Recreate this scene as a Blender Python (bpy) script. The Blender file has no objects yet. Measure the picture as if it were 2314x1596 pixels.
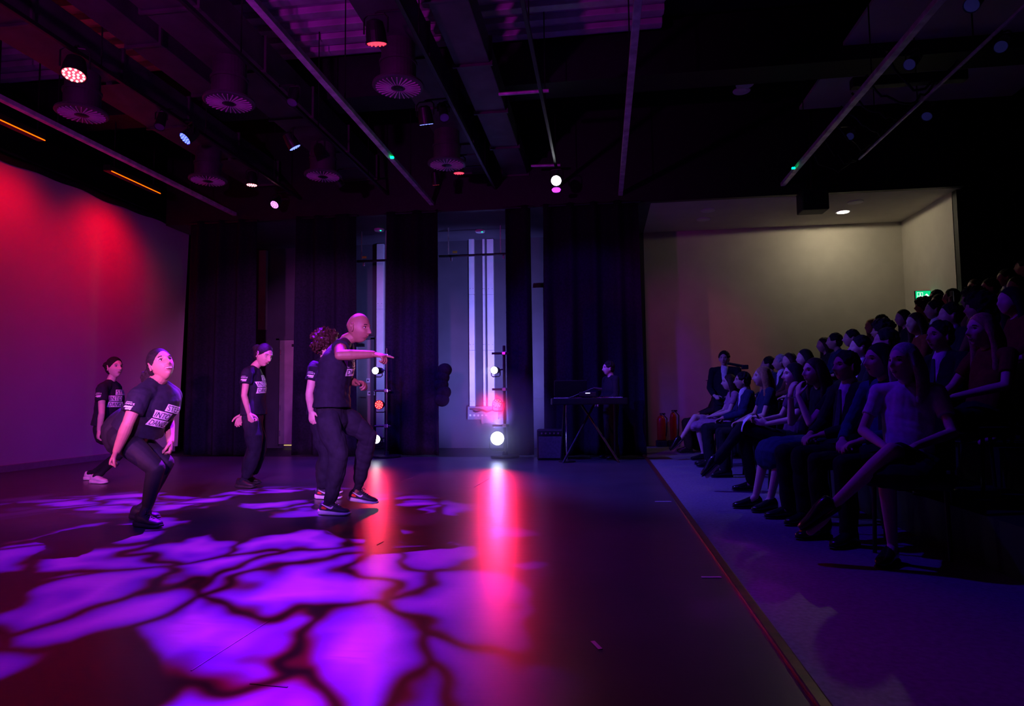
import bpy, bmesh, math, random
import numpy as np
from mathutils import Vector, Matrix, Quaternion, noise as mnoise
from mathutils.bvhtree import BVHTree

S = bpy.context.scene
COL = S.collection
RAD = math.radians
V = Vector

# ------------------------------------------------------------------ camera
FPX, IW, IH = 1490.0, 2314.0, 1596.0
PITCH, YAW, ROLL = RAD(3.87), RAD(-7.75), RAD(0.607)
CAM = V((0.0, 0.0, 1.0))
_f = V((math.sin(YAW) * math.cos(PITCH), math.cos(YAW) * math.cos(PITCH), math.sin(PITCH)))
_r = V((math.cos(YAW), -math.sin(YAW), 0))
_d = _f.cross(_r)
_rt = _r * math.cos(ROLL) + _d * math.sin(ROLL)
_dn = _d * math.cos(ROLL) - _r * math.sin(ROLL)
cam = bpy.data.cameras.new('camera')
cam.sensor_width = 36.0
cam.lens = 36.0 * FPX / IW
cam.clip_start, cam.clip_end = 0.05, 100
camo = bpy.data.objects.new('camera', cam)
COL.objects.link(camo)
camo.matrix_world = Matrix(((_rt.x, -_dn.x, -_f.x, CAM.x), (_rt.y, -_dn.y, -_f.y, CAM.y), (_rt.z, -_dn.z, -_f.z, CAM.z), (0, 0, 0, 1)))
S.camera = camo

def at(px, py, Y):
    """survey helper: the point seen at a photo pixel, at room depth Y (metres)"""
    d = _rt * ((px - IW / 2) / FPX) + _dn * ((py - IH / 2) / FPX) + _f
    return CAM + d * (Y / d.y)
def atz(px, py, z):
    d = _rt * ((px - IW / 2) / FPX) + _dn * ((py - IH / 2) / FPX) + _f
    return CAM + d * ((z - CAM.z) / d.z)
def atx(px, py, X):
    d = _rt * ((px - IW / 2) / FPX) + _dn * ((py - IH / 2) / FPX) + _f
    return CAM + d * (X / d.x)

# ------------------------------------------------------------------ world, exposure
w = bpy.data.worlds.new('dark_hall')
S.world = w
w.use_nodes = True
w.node_tree.nodes['Background'].inputs[0].default_value = (0.03, 0.02, 0.1, 1)
w.node_tree.nodes['Background'].inputs[1].default_value = 0.0
S.view_settings.view_transform = 'Standard'
S.view_settings.look = 'None'
S.view_settings.gamma = 1.0
S.view_settings.use_curve_mapping = False
S.view_settings.exposure = 0.0
S.cycles.max_bounces = 4
S.cycles.diffuse_bounces = 2
S.cycles.glossy_bounces = 2
S.cycles.use_adaptive_sampling = True
S.cycles.adaptive_threshold = 0.05
S.cycles.volume_bounces = 0
S.cycles.sample_clamp_indirect = 4.0
S.cycles.caustics_reflective = False
S.cycles.caustics_refractive = False

# ------------------------------------------------------------------ stage lights (house rig, some added fills)
def aim(o, target):
    o.rotation_euler = (V(target) - o.location).to_track_quat('-Z', 'Y').to_euler()
def spot(name, loc, target, col, power, deg, blend=0.6, radius=0.06):
    l = bpy.data.lights.new(name, 'SPOT')
    l.color, l.energy, l.spot_size, l.spot_blend, l.shadow_soft_size = col, power, RAD(deg), blend, radius
    o = bpy.data.objects.new(name, l)
    COL.objects.link(o)
    o.location = loc
    aim(o, target)
    return o
def point(name, loc, col, power, radius=0.08):
    l = bpy.data.lights.new(name, 'POINT')
    l.color, l.energy, l.shadow_soft_size = col, power, radius
    o = bpy.data.objects.new(name, l)
    COL.objects.link(o)
    o.location = loc
    return o

def gobo(name, loc, target, power, deg, scale, seed, stops, blend=0.35, gap=0.10, radius=0.02, keep=0.22):
    """breakup gobo: leaf shaped cells with dark veins, in the lamp's own projection"""
    o = spot(name, loc, target, (1, 1, 1), power, deg, blend, radius)
    l = o.data
    l.use_nodes = True
    nt = l.node_tree
    N, L = nt.nodes, nt.links
    em = N['Emission']
    ge = N.new('ShaderNodeNewGeometry')
    bpy.context.view_layer.update()
    ax = o.matrix_world.to_3x3()
    def M(op, a, b=None):
        m = N.new('ShaderNodeMath'); m.operation = op
        for i, q in enumerate((a, b)):
            if q is None: continue
            if isinstance(q, (int, float)): m.inputs[i].default_value = q
            else: L.new(q, m.inputs[i])
        return m.outputs[0]
    def DOT(vec):
        m = N.new('ShaderNodeVectorMath'); m.operation = 'DOT_PRODUCT'
        L.new(ge.outputs['Incoming'], m.inputs[0]); m.inputs[1].default_value = vec
        return m.outputs['Value']
    zz = DOT(ax.col[2])
    u, v = M('DIVIDE', DOT(ax.col[0]), zz), M('DIVIDE', DOT(ax.col[1]), zz)
    cb = N.new('ShaderNodeCombineXYZ')
    L.new(u, cb.inputs[0]); L.new(v, cb.inputs[1]); cb.inputs[2].default_value = seed
    nz = N.new('ShaderNodeTexNoise'); nz.inputs['Scale'].default_value = scale * 1.05; nz.inputs['Detail'].default_value = 2.2
    L.new(cb.outputs[0], nz.inputs['Vector'])
    vm = N.new('ShaderNodeVectorMath'); vm.operation = 'MULTIPLY_ADD'
    L.new(nz.outputs['Color'], vm.inputs[0])
    vm.inputs[1].default_value = (1.6 / scale, 1.6 / scale, 0)
    L.new(cb.outputs[0], vm.inputs[2])
    vo = N.new('ShaderNodeTexVoronoi'); vo.feature = 'DISTANCE_TO_EDGE'; vo.inputs['Scale'].default_value = scale
    v2 = N.new('ShaderNodeTexVoronoi'); v2.feature = 'F1'; v2.inputs['Scale'].default_value = scale
    L.new(vm.outputs[0], vo.inputs['Vector']); L.new(vm.outputs[0], v2.inputs['Vector'])
    sc = N.new('ShaderNodeSeparateColor'); L.new(v2.outputs['Color'], sc.inputs[0])
    big = N.new('ShaderNodeTexNoise'); big.inputs['Scale'].default_value = scale * 0.55; big.inputs['Detail'].default_value = 0
    L.new(cb.outputs[0], big.inputs['Vector'])
    g = M('ADD', M('MULTIPLY', M('SUBTRACT', 0.52, big.outputs[0]), 1.5), gap)
    d = M('SUBTRACT', vo.outputs['Distance'], M('MAXIMUM', g, 0.015))
    d = M('MULTIPLY', d, M('GREATER_THAN', sc.outputs[0], keep))
    cr = N.new('ShaderNodeValToRGB')
    L.new(M('MULTIPLY', d, 2.3), cr.inputs[0])
    e = cr.color_ramp.elements
    while len(e) < len(stops): e.new(0.5)
    for q, (p, c) in zip(e, stops):
        q.position = p; q.color = (*c, 1)
    L.new(cr.outputs[0], em.inputs['Color'])
    return o

VIOLET = [(0.0, (0.001, 0.0, 0.004)), (0.05, (0.06, 0.0, 0.015)), (0.20, (0.12, 0.001, 0.75)), (0.62, (0.38, 0.008, 1.0))]
gobo('gobo_spot_violet', (-3.6, 7.2, 4.5), (-3.5, 4.6, 0), 12500, 64, 9.0, 3.3, VIOLET, gap=0.02, keep=0.05, blend=0.35)
gobo('gobo_spot_magenta', (-1.9, 7.9, 4.5), (-0.75, 4.9, 0), 420, 35, 8.0, 7.1,
     [(0.0, (0, 0, 0.0)), (0.06, (0.1, 0.0, 0.1)), (0.3, (0.35, 0.004, 0.7)), (0.6, (0.4, 0.006, 0.8))], gap=0.06, keep=0.35)
gobo('gobo_spot_left', (-5.6, 7.6, 4.5), (-4.9, 5.4, 0), 800, 36, 9.0, 1.7, VIOLET, gap=0.06)
# red floor wash from the overhead pars
spot('red_wash_near', (-5.4, 6.2, 4.4), (-5.6, 6.9, 0), (1.0, 0.0, 0.05), 210, 66)
spot('red_wash_mid', (-2.1, 6.1, 4.4), (-1.2, 3.7, 0), (1.0, 0.0, 0.04), 90, 58)
spot('red_wash_far', (-5.5, 9.8, 4.4), (-5.0, 9.6, 0), (1.0, 0.0, 0.12), 130, 66)
spot('red_wash_far_right', (-2.1, 9.8, 4.4), (-1.7, 8.6, 0), (1.0, 0.0, 0.05), 60, 66)
spot('magenta_fill_cream_wall', (0.4, 8.8, 4.35), (1.7, 13.6, 1.7), (1.0, 0.0, 0.8), 48, 44, 1.0)  # added lamp without a fixture, tints the cream wall magenta
# blue pars, plus added fills
spot('blue_wash_left', (-5.43, 7.91, 4.42), (-4.8, 10.3, 0.0), (0.03, 0.01, 1.0), 420, 84)
spot('blue_wash_mid', (-4.15, 8.41, 4.42), (-2.4, 9.8, 0.3), (0.05, 0.02, 1.0), 760, 88)
spot('blue_fill_drape', (-0.67, 7.5, 4.4), (-0.3, 11.3, 2.0), (0.22, 0.0, 1.0), 260, 46)  # added lamp, not one of the pars; tints the broad drape blue
spot('magenta_ceiling_fill', (-3.6, 0.3, 2.6), (-3.6, 7.5, 5.1), (0.75, 0.01, 0.85), 400, 76, 1.0, 0.1)  # added unseen lamp, brightens the roof deck, bars and ducts
spot('blue_wash_right', (-2.15, 7.94, 4.42), (1.2, 8.8, 0.0), (0.11, 0.07, 1.0), 800, 72)
spot('violet_wash_front', (-0.8, 5.5, 4.5), (2.0, 4.9, 0.2), (0.06, 0.0, 1.0), 230, 80)
# pink side light for the dancers, booms on the camera's side of the stage
spot('pink_side_light_a', (-3.5, 0.0, 1.7), (-4.7, 6.2, 1.15), (1.0, 0.14, 1.0), 1350, 31, 0.4, 0.1)
spot('pink_side_light_b', (-1.3, 0.2, 1.9), (-3.1, 6.4, 1.25), (0.72, 0.16, 1.0), 2150, 30, 0.4, 0.1)
spot('red_low_side_light', (-6.0, 0.8, 0.7), (-3.75, 4.95, 0.8), (1.0, 0.16, 0.25), 420, 20, 0.5, 0.1)
spot('blue_side_light', (-1.6, 0.4, 3.6), (-3.6, 5.8, 0.9), (0.12, 0.03, 1.0), 900, 38, 0.6, 0.1)
# cyclorama battens
for _y in (6.0, 8.2, 10.15):
    spot('cyclorama_red', (-7.5, _y, 4.5), (-8.5, _y, 3.2), (1.0, 0.0, 0.012), 66 if _y < 9 else 95, 115, 1.0, 0.25)
spot('cyclorama_violet', (-5.6, 9.4, 0.5), (-8.5, 9.4, 0.4), (0.22, 0.01, 1.0), 40, 120, 1.0, 0.3)
# ------------------------------------------------------------------ materials
MATS = {}
def mat(name, col, rough=0.6, metal=0.0, var=0.15, scale=12.0, bump=0.0, bscale=60.0, emit=None, strength=0.0, spec=0.5, coat=0.0):
    if name in MATS: return MATS[name]
    m = bpy.data.materials.new(name)
    m.use_nodes = True
    nt = m.node_tree; N, L = nt.nodes, nt.links
    b = N['Principled BSDF']
    b.inputs['Roughness'].default_value = rough
    b.inputs['Metallic'].default_value = metal
    b.inputs['Specular IOR Level'].default_value = spec
    b.inputs['Coat Weight'].default_value = coat
    tc = N.new('ShaderNodeTexCoord')
    if var > 0:
        nz = N.new('ShaderNodeTexNoise'); nz.inputs['Scale'].default_value = scale; nz.inputs['Detail'].default_value = 4
        L.new(tc.outputs['Object'], nz.inputs['Vector'])
        cr = N.new('ShaderNodeValToRGB')
        cr.color_ramp.elements[0].color = (*[c * (1 - var) for c in col], 1)
        cr.color_ramp.elements[1].color = (*[min(1, c * (1 + var)) for c in col], 1)
        cr.color_ramp.elements[0].position, cr.color_ramp.elements[1].position = 0.3, 0.7
        L.new(nz.outputs[0], cr.inputs[0])
        L.new(cr.outputs[0], b.inputs['Base Color'])
    else:
        b.inputs['Base Color'].default_value = (*col, 1)
    if bump > 0:
        n2 = N.new('ShaderNodeTexNoise'); n2.inputs['Scale'].default_value = bscale; n2.inputs['Detail'].default_value = 3
        L.new(tc.outputs['Object'], n2.inputs['Vector'])
        bp = N.new('ShaderNodeBump'); bp.inputs['Strength'].default_value = bump; bp.inputs['Distance'].default_value = 0.01
        L.new(n2.outputs[0], bp.inputs['Height']); L.new(bp.outputs[0], b.inputs['Normal'])
    if emit:
        b.inputs['Emission Color'].default_value = (*emit, 1)
        b.inputs['Emission Strength'].default_value = strength
    MATS[name] = m
    return m

def floor_mat():
    m = mat('stage_vinyl', (0.06, 0.058, 0.066), 0.30, var=0)
    nt = m.node_tree; N, L = nt.nodes, nt.links
    b = N['Principled BSDF']
    tc = N.new('ShaderNodeTexCoord')
    n1 = N.new('ShaderNodeTexNoise'); n1.inputs['Scale'].default_value = 1.6; n1.inputs['Detail'].default_value = 6
    mp = N.new('ShaderNodeMapping'); mp.inputs['Scale'].default_value = (0.7, 9.0, 1.0); mp.inputs['Rotation'].default_value = (0, 0, 0.5)
    n2 = N.new('ShaderNodeTexNoise'); n2.inputs['Scale'].default_value = 7.0; n2.inputs['Detail'].default_value = 5
    L.new(tc.outputs['Object'], n1.inputs[0]); L.new(tc.outputs['Object'], mp.inputs[0]); L.new(mp.outputs[0], n2.inputs[0])
    cr = N.new('ShaderNodeValToRGB')
    cr.color_ramp.elements[0].position, cr.color_ramp.elements[1].position = 0.35, 0.75
    cr.color_ramp.elements[0].color, cr.color_ramp.elements[1].color = (0.052, 0.05, 0.058, 1), (0.075, 0.072, 0.08, 1)
    L.new(n1.outputs[0], cr.inputs[0]); L.new(cr.outputs[0], b.inputs['Base Color'])
    mr = N.new('ShaderNodeMapRange'); mr.inputs['To Min'].default_value = 0.27; mr.inputs['To Max'].default_value = 0.37
    L.new(n2.outputs[0], mr.inputs[0]); L.new(mr.outputs[0], b.inputs['Roughness'])
    bp = N.new('ShaderNodeBump'); bp.inputs['Strength'].default_value = 0.02; bp.inputs['Distance'].default_value = 0.01
    L.new(n2.outputs[0], bp.inputs['Height']); L.new(bp.outputs[0], b.inputs['Normal'])
    return m

M_FLOOR = floor_mat()
M_AUDFLOOR = mat('grey_lino', (0.21, 0.20, 0.24), 0.5, var=0.25, scale=40, bump=0.03)
M_BLACK = mat('black_paint', (0.012, 0.012, 0.014), 0.55, var=0.3)
M_BLACKMETAL = mat('black_metal', (0.02, 0.02, 0.022), 0.42, 0.3, var=0.2)
M_BAR = mat('pale_steel_bar', (0.78, 0.76, 0.78), 0.45, 0.3, var=0.3, scale=9)
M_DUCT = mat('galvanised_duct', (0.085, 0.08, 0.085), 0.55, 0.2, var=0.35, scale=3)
M_DECK = mat('ribbed_deck', (0.85, 0.8, 0.82), 0.5, 0.2, var=0.4, scale=2)
M_DRAPE = mat('black_serge', (0.014, 0.013, 0.021), 0.95, var=0.3, scale=30, bump=0.15, bscale=220, spec=0.1)
M_CLOTH = mat('white_cyclorama', (0.72, 0.71, 0.72), 0.95, var=0.03, scale=2, spec=0.1)
M_HEM = mat('grey_hem', (0.35, 0.34, 0.36), 0.9, var=0.1)
M_WALL = mat('off_white_wall', (0.58, 0.55, 0.48), 0.85, var=0.05, scale=3, bump=0.04, bscale=90, spec=0.2)
M_GREYWALL = mat('grey_wall', (0.075, 0.07, 0.085), 0.8, var=0.12, scale=2, bump=0.04, spec=0.2)
M_WHITEPAINT = mat('white_paint', (0.70, 0.70, 0.72), 0.5, var=0.06, scale=6)
M_DOOR = mat('door_wood', (0.30, 0.24, 0.25), 0.5, var=0.15, scale=4)
M_STEEL = mat('bright_steel', (0.6, 0.6, 0.62), 0.25, 0.9, var=0.1)
M_RUST = mat('brown_edge_strip', (0.11, 0.03, 0.02), 0.34, 0.2, var=0.5, scale=14)
M_TAPE = mat('white_tape', (0.75, 0.74, 0.78), 0.6, var=0.1)
M_YELLOW = mat('yellow_label', (0.85, 0.55, 0.08), 0.5, var=0.1)
M_GREYPLASTIC = mat('grey_plastic', (0.17, 0.165, 0.19), 0.45, var=0.1)
M_LENSDARK = mat('unlit_lens', (0.25, 0.28, 0.4), 0.15, 0.6, var=0.1)

# ------------------------------------------------------------------ object helpers
def tag(o, label=None, cat=None, group=None, kind=None):
    if label: o['label'] = label
    if cat: o['category'] = cat
    if group: o['group'] = group
    if kind: o['kind'] = kind
    return o
def empty(name, loc=(0, 0, 0), rz=0.0):
    o = bpy.data.objects.new(name, None)
    COL.objects.link(o)
    o.location = loc; o.rotation_euler = (0, 0, rz)
    o.empty_display_size = 0.1
    return o
def thing(name, label, cat, loc=(0, 0, 0), rz=0.0, group=None):
    return tag(empty(name, loc, rz), label, cat, group)
def link(name, me, m=None, parent=None, loc=None, rot=None):
    o = bpy.data.objects.new(name, me)
    COL.objects.link(o)
    if m is not None and len(me.materials) == 0: me.materials.append(m)
    if parent is not None: o.parent = parent
    if loc is not None: o.location = loc
    if rot is not None: o.rotation_euler = rot
    return o
def build(name, bm, m=None, parent=None, loc=None, rot=None, smooth=False):
    me = bpy.data.meshes.new(name)
    bmesh.ops.recalc_face_normals(bm, faces=bm.faces)
    bm.to_mesh(me); bm.free()
    if smooth: me.polygons.foreach_set('use_smooth', [True] * len(me.polygons))
    return link(name, me, m, parent, loc, rot)
def clone(root, parent=None):
    c = root.copy(); COL.objects.link(c)
    if parent is not None: c.parent = parent
    for ch in root.children: clone(ch, c)
    return c
def box(bm, c, s, rot=None, bev=0.0):
    mtx = Matrix.Translation(V(c)) @ (rot if rot is not None else Matrix.Identity(4)) @ Matrix.Diagonal((*s, 1))
    r = bmesh.ops.create_cube(bm, size=1.0, matrix=mtx)
    if bev > 0:
        ed = list({e for v in r['verts'] for e in v.link_edges})
        bmesh.ops.bevel(bm, geom=ed, offset=bev, segments=2, affect='EDGES', profile=0.6)
    return r
def cyl(bm, a, b, r1, r2=None, seg=16, caps=True):
    a, b = V(a), V(b)
    d = b - a
    mtx = Matrix.Translation((a + b) / 2) @ d.to_track_quat('Z', 'Y').to_matrix().to_4x4()
    return bmesh.ops.create_cone(bm, cap_ends=caps, segments=seg, radius1=r1, radius2=r1 if r2 is None else r2, depth=d.length, matrix=mtx)
def ball(bm, c, r, seg=16, rings=10, rot=None):
    s = r if hasattr(r, '__len__') else (r, r, r)
    mtx = Matrix.Translation(V(c)) @ (rot if rot is not None else Matrix.Identity(4)) @ Matrix.Diagonal((*s, 1))
    return bmesh.ops.create_uvsphere(bm, u_segments=seg, v_segments=rings, radius=1.0, matrix=mtx)
def pipe(bm, pts, r, seg=8):
    pts = [V(p) for p in pts]
    rings = []
    up = V((0.13, 0.27, 0.95))
    for i, p in enumerate(pts):
        t = (pts[min(i + 1, len(pts) - 1)] - pts[max(i - 1, 0)]).normalized()
        a = t.cross(up)
        if a.length < 1e-3: a = t.cross(V((1, 0, 0)))
        a.normalize(); b = t.cross(a)
        rr = r[i] if hasattr(r, '__len__') else r
        rings.append([bm.verts.new(p + a * math.cos(k * 2 * math.pi / seg) * rr + b * math.sin(k * 2 * math.pi / seg) * rr) for k in range(seg)])
    for i in range(len(rings) - 1):
        for k in range(seg):
            bm.faces.new((rings[i][k], rings[i][(k + 1) % seg], rings[i + 1][(k + 1) % seg], rings[i + 1][k]))
    bm.faces.new(rings[0][::-1]); bm.faces.new(rings[-1])
def lathe(bm, prof, seg=24, mtx=None):
    """prof: (radius, z) pairs"""
    rings = []
    for r, z in prof:
        rings.append([bm.verts.new((r * math.cos(k * 2 * math.pi / seg), r * math.sin(k * 2 * math.pi / seg), z)) for k in range(seg)])
    for i in range(len(rings) - 1):
        for k in range(seg):
            bm.faces.new((rings[i][k], rings[i][(k + 1) % seg], rings[i + 1][(k + 1) % seg], rings[i + 1][k]))
    bm.faces.new(rings[0][::-1]); bm.faces.new(rings[-1])
    if mtx is not None:
        bmesh.ops.transform(bm, matrix=mtx, verts=[v for q in rings for v in q])
def bbox(name, c, s, m, parent=None, bev=0.0, loc=None, rot=None):
    bm = bmesh.new(); box(bm, c, s, None, bev)
    return build(name, bm, m, parent, loc, rot)
def struct(name, c, s, m, label, bev=0.0):
    return tag(bbox(name, c, s, m, bev=bev), label, 'building', kind='structure')
def text_mesh(body, size):
    cu = bpy.data.curves.new('lettering', 'FONT')
    cu.body = body; cu.size = size; cu.align_x = 'CENTER'; cu.align_y = 'CENTER'
    cu.resolution_u = 3
    o = bpy.data.objects.new('lettering', cu); COL.objects.link(o)
    dg = bpy.context.evaluated_depsgraph_get()
    me = bpy.data.meshes.new_from_object(o.evaluated_get(dg))
    bpy.data.objects.remove(o); bpy.data.curves.remove(cu)
    return me
# ------------------------------------------------------------------ the room
WY, BY, SZ, CZ = 13.6, 11.5, 4.35, 6.3
struct('floor', (2.0, 5.0, -0.12), (24, 21, 0.16), M_BLACK, 'dark sub-floor under the whole hall')
struct('floor_stage', (-4.0, 4.25, -0.015), (9.3, 13.5, 0.05), M_FLOOR, 'glossy black dance vinyl covering the stage')
struct('floor_audience', (6.35, 5.5, -0.02), (11.3, 16.2, 0.05), M_AUDFLOOR, 'grey floor strip in front of the seated audience')
bm = bmesh.new(); box(bm, (0.675, 4.5, 0.012), (0.05, 18.2, 0.03), None, 0.008)
tag(build('trim_1', bm, M_RUST), 'brown metal strip along the edge of the stage', 'trim', kind='structure')
struct('wall_far', (-4.35, WY + 0.1, 3.1), (10.5, 0.2, 6.3), M_GREYWALL, 'dark grey wing wall behind the black drapes')
struct('wall_far_cream', (3.475, WY + 0.1, 3.1), (5.15, 0.2, 6.3), M_WALL, 'cream wall under the lit downlight behind the audience')
struct('wall_right', (5.95, 12.65, 2.2), (0.2, 1.9, 4.4), M_WALL, 'short cream return wall holding the exit sign')
struct('wall_right_black', (9.0, 11.65, 3.1), (6.3, 0.15, 6.3), M_BLACK, 'black wall beside the upper seating rows')
struct('wall_back', (11.9, 4.5, 3.1), (0.2, 16, 6.3), M_BLACK, 'black rear wall behind the seating')
struct('wall_near', (1.2, -3.2, 3.1), (21.5, 0.2, 6.3), M_BLACK, 'black wall on the camera side of the hall')
struct('wall_left', (-9.4, 5.0, 3.1), (0.2, 17.5, 6.3), M_BLACK, 'black wall behind the cyclorama')
struct('ceiling', (1.2, 5.2, CZ + 0.1), (21.6, 17, 0.2), M_BLACK, 'black ceiling high above the lighting bars')
struct('ceiling_soffit', (3.4, 12.55, SZ + 0.1), (5.0, 2.1, 0.2), M_WALL, 'low pale soffit over the far passage')
struct('ceiling_soffit_wing', (-3.65, 12.55, SZ + 0.1), (9.1, 2.1, 0.2), M_GREYWALL, 'dark soffit above the wing behind the drapes')
struct('wall_bulkhead', (-1.15, BY - 0.05, 5.33), (14.1, 0.1, 1.96), M_BLACK, 'black bulkhead above the far drapes')
# pale ceiling board above the audience truss
struct('ceiling_panel', (4.9, 9.3, 5.7), (3.2, 3.6, 0.05), M_WALL, 'pale ceiling board glimpsed above the audience lighting bar')

# ribbed roof deck: each rib is a piece of its own
deck = tag(empty('ceiling_deck'), 'ribbed metal roof deck above the near side of the stage', 'ceiling', kind='structure')
bbox('deck_sheet', (-4.6, 4.6, 6.12), (11, 8.9, 0.04), M_DECK, deck)
bm = bmesh.new(); box(bm, (0, 0, 0), (11, 0.13, 0.09), None, 0.01)
rib = build('rib', bm, M_DECK, deck)
for i in range(28):
    o = rib if i == 0 else rib.copy()
    if i: COL.objects.link(o); o.parent = deck
    o.location = (-4.6, 0.45 + 0.31 * i, 6.06)
for i, (yy, zz) in enumerate(((9.35, 5.87),)):
    struct('ceiling_beam', (-1.7, yy, zz), (16, 0.5, 0.8), M_BLACK, 'deep black beam where the roof deck ends')

# ------------------------------------------------------------------ ducts and diffusers
def duct(x, y0, y1, z, wd, h, label):
    t = thing('air_duct', label, 'duct', (x, (y0 + y1) / 2, z), group='air ducts above the stage')
    L = y1 - y0
    bbox('casing', (0, 0, h / 2), (wd, L, h), M_DUCT, t, 0.01)
    n = max(2, int(L / 1.2))
    for k in range(n + 1):
        bbox('flange', (0, -L / 2 + 0.02 + k * (L - 0.04) / n, h / 2), (wd + 0.06, 0.03, h + 0.06), M_DUCT, t)
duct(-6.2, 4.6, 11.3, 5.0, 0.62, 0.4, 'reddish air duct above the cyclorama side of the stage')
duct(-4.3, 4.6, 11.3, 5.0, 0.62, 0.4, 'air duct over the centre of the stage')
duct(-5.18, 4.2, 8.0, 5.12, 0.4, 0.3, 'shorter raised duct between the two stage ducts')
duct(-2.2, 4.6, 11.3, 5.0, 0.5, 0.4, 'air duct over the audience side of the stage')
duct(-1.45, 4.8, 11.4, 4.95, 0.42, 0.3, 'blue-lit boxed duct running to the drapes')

M_VANE = mat('diffuser_vane', (0.85, 0.82, 0.84), 0.5, 0.0, var=0.1)
M_PLATE = mat('diffuser_plate', (0.10, 0.09, 0.1), 0.5, 0.2, var=0.1)
bm = bmesh.new(); box(bm, (0.165, 0, 0), (0.17, 0.010, 0.012), Matrix.Rotation(0.06, 4, 'Z'))
vane_me = build('vane', bm, M_VANE); vane_mesh = vane_me.data; bpy.data.objects.remove(vane_me)
DIF = [((185, 258), 'swirl diffuser nearest the cyclorama, front row'), ((518, 232), 'swirl diffuser in the middle of the front row'),
       ((900, 197), 'brightest swirl diffuser, audience side of the front row'), ((470, 408), 'swirl diffuser nearest the cyclorama, far row'),
       ((730, 398), 'swirl diffuser with long drum, middle of the far row'), ((1010, 372), 'swirl diffuser with long drum beside the red par, far row')]
for (px, py), lab in DIF:
    p = atz(px, py, 4.5)
    t = thing('swirl_diffuser', lab, 'air diffuser', p, group='swirl diffusers under the ducts')
    bm = bmesh.new(); lathe(bm, [(0.05, -0.012), (0.275, -0.005), (0.29, 0.005), (0.285, 0.03), (0.2, 0.05)], 40)
    build('plate', bm, M_PLATE, t, smooth=False)
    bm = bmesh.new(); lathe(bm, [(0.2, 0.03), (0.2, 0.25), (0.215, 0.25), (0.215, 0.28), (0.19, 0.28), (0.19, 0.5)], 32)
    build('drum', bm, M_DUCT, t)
    bm = bmesh.new(); lathe(bm, [(0.02, -0.03), (0.055, -0.02), (0.055, -0.005)], 16)
    build('hub', bm, M_BLACKMETAL, t)
    for k in range(28):
        o = link('vane', vane_mesh, None, t, (0, 0, -0.014), (0, 0, k * 2 * math.pi / 28))

# ------------------------------------------------------------------ bars
def bar(x, y0, y1, z, label, m=M_BAR, wd=0.075, h=0.06, grp='lighting bars over the hall', nm='lighting_bar'):
    t = thing(nm, label, 'bar', (x, (y0 + y1) / 2, z), group=grp)
    bbox('rail', (0, 0, 0), (wd, y1 - y0, h), m, t, 0.006)
    for k in range(4):
        y = -(y1 - y0) / 2 + (k + 0.5) * (y1 - y0) / 4
        bm = bmesh.new(); cyl(bm, (0, y, h / 2), (0, y, CZ - z - 0.02), 0.008, seg=8)
        build('drop_rod', bm, M_BLACKMETAL, t)
    return t
bar(-2.97, 0.5, 11.38, 4.5, 'long violet-lit bar crossing the middle of the stage ceiling')
bar(0.38, 0.5, 11.38, 4.5, 'near vertical violet bar above the stage edge')
bar(-6.79, 0.5, 11.4, 4.5, 'magenta-lit bar closest to the cyclorama')
bar(3.05, 1.5, 11.3, 4.5, 'pale bar above the audience, left of the truss cables')
bar(4.0, 5.5, 10.6, 4.62, 'thin second bar above the audience, right of the pale bar', M_BAR, 0.03, 0.03)
for x, lab in ((-5.47, 'thin black pipe carrying the red and blue pars, cyclorama side'), (-3.80, 'thin black pipe carrying the centre blue pars'), (-1.82, 'thin black pipe carrying the pars near the blue-lit duct'),
               (-0.67, 'thin black pipe carrying the white fresnel')):
    bar(x, 3.5, 11.35, 4.72, lab, M_BLACKMETAL, 0.045, 0.045)
# cross pipes lit red
for a, b, lab in ((atz(1127, 213, 4.9), atz(1240, 205, 4.9), 'short red-lit cross pipe over the dark middle of the ceiling'),
                  (atz(1200, 375, 4.9), atz(1266, 373, 4.9), 'short red-lit cross pipe above the white fresnel')):
    bm = bmesh.new(); cyl(bm, a, b, 0.022, seg=12)
    tag(build('cross_pipe', bm, M_BAR), lab, 'pipe')
# green indicator diodes sitting on two bars
M_GREEN = mat('green_diode', (0.02, 0.3, 0.1), 0.4, var=0, emit=(0.0, 1.0, 0.25), strength=6)
for p, lab in (((886, 356), 'tiny green indicator lamp on the middle bar'), ((1793, 380), 'tiny green indicator lamp on the audience bar')):
    bm = bmesh.new(); q = atz(*p, 4.458); box(bm, q, (0.05, 0.03, 0.028), None, 0.006)
    tag(build('indicator_lamp', bm, M_GREEN), lab, 'lamp')

# ------------------------------------------------------------------ cyclorama
t = thing('cyclorama', 'tall white cyclorama cloth washed in red light', 'backdrop', (-8.5, 5.75, 0))
bm = bmesh.new()
ny, nz = 90, 30
gv = []
for i in range(ny + 1):
    y = -6.75 + 13.5 * i / ny
    gv.append([])
    for k in range(nz + 1):
        z = 0.10 + 4.42 * k / nz
        edge = max(0, 1 - (6.75 - y) / 0.25)
        gv[-1].append(bm.verts.new((0.012 * math.sin(y * 2.1) * (k / nz) + 0.03 * edge * edge, y - 0.2 * (1 - k / nz) * max(0, (y - 5.5) / 1.25), z)))
for i in range(ny):
    for k in range(nz): bm.faces.new((gv[i][k], gv[i + 1][k], gv[i + 1][k + 1], gv[i][k + 1]))
build('cloth', bm, M_CLOTH, t, smooth=True)
bm = bmesh.new(); box(bm, (0, -0.1, 0.055), (0.03, 13.2, 0.11), None, 0.01)
build('bottom_hem', bm, M_HEM, t)
bm = bmesh.new()
pts = [(0.03, -6.75 + 13.5 * i / 120, 4.54 + 0.025 * math.sin(i * 0.55) * math.sin(i * 0.21)) for i in range(121)]
pipe(bm, pts, 0.05, 10)
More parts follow.
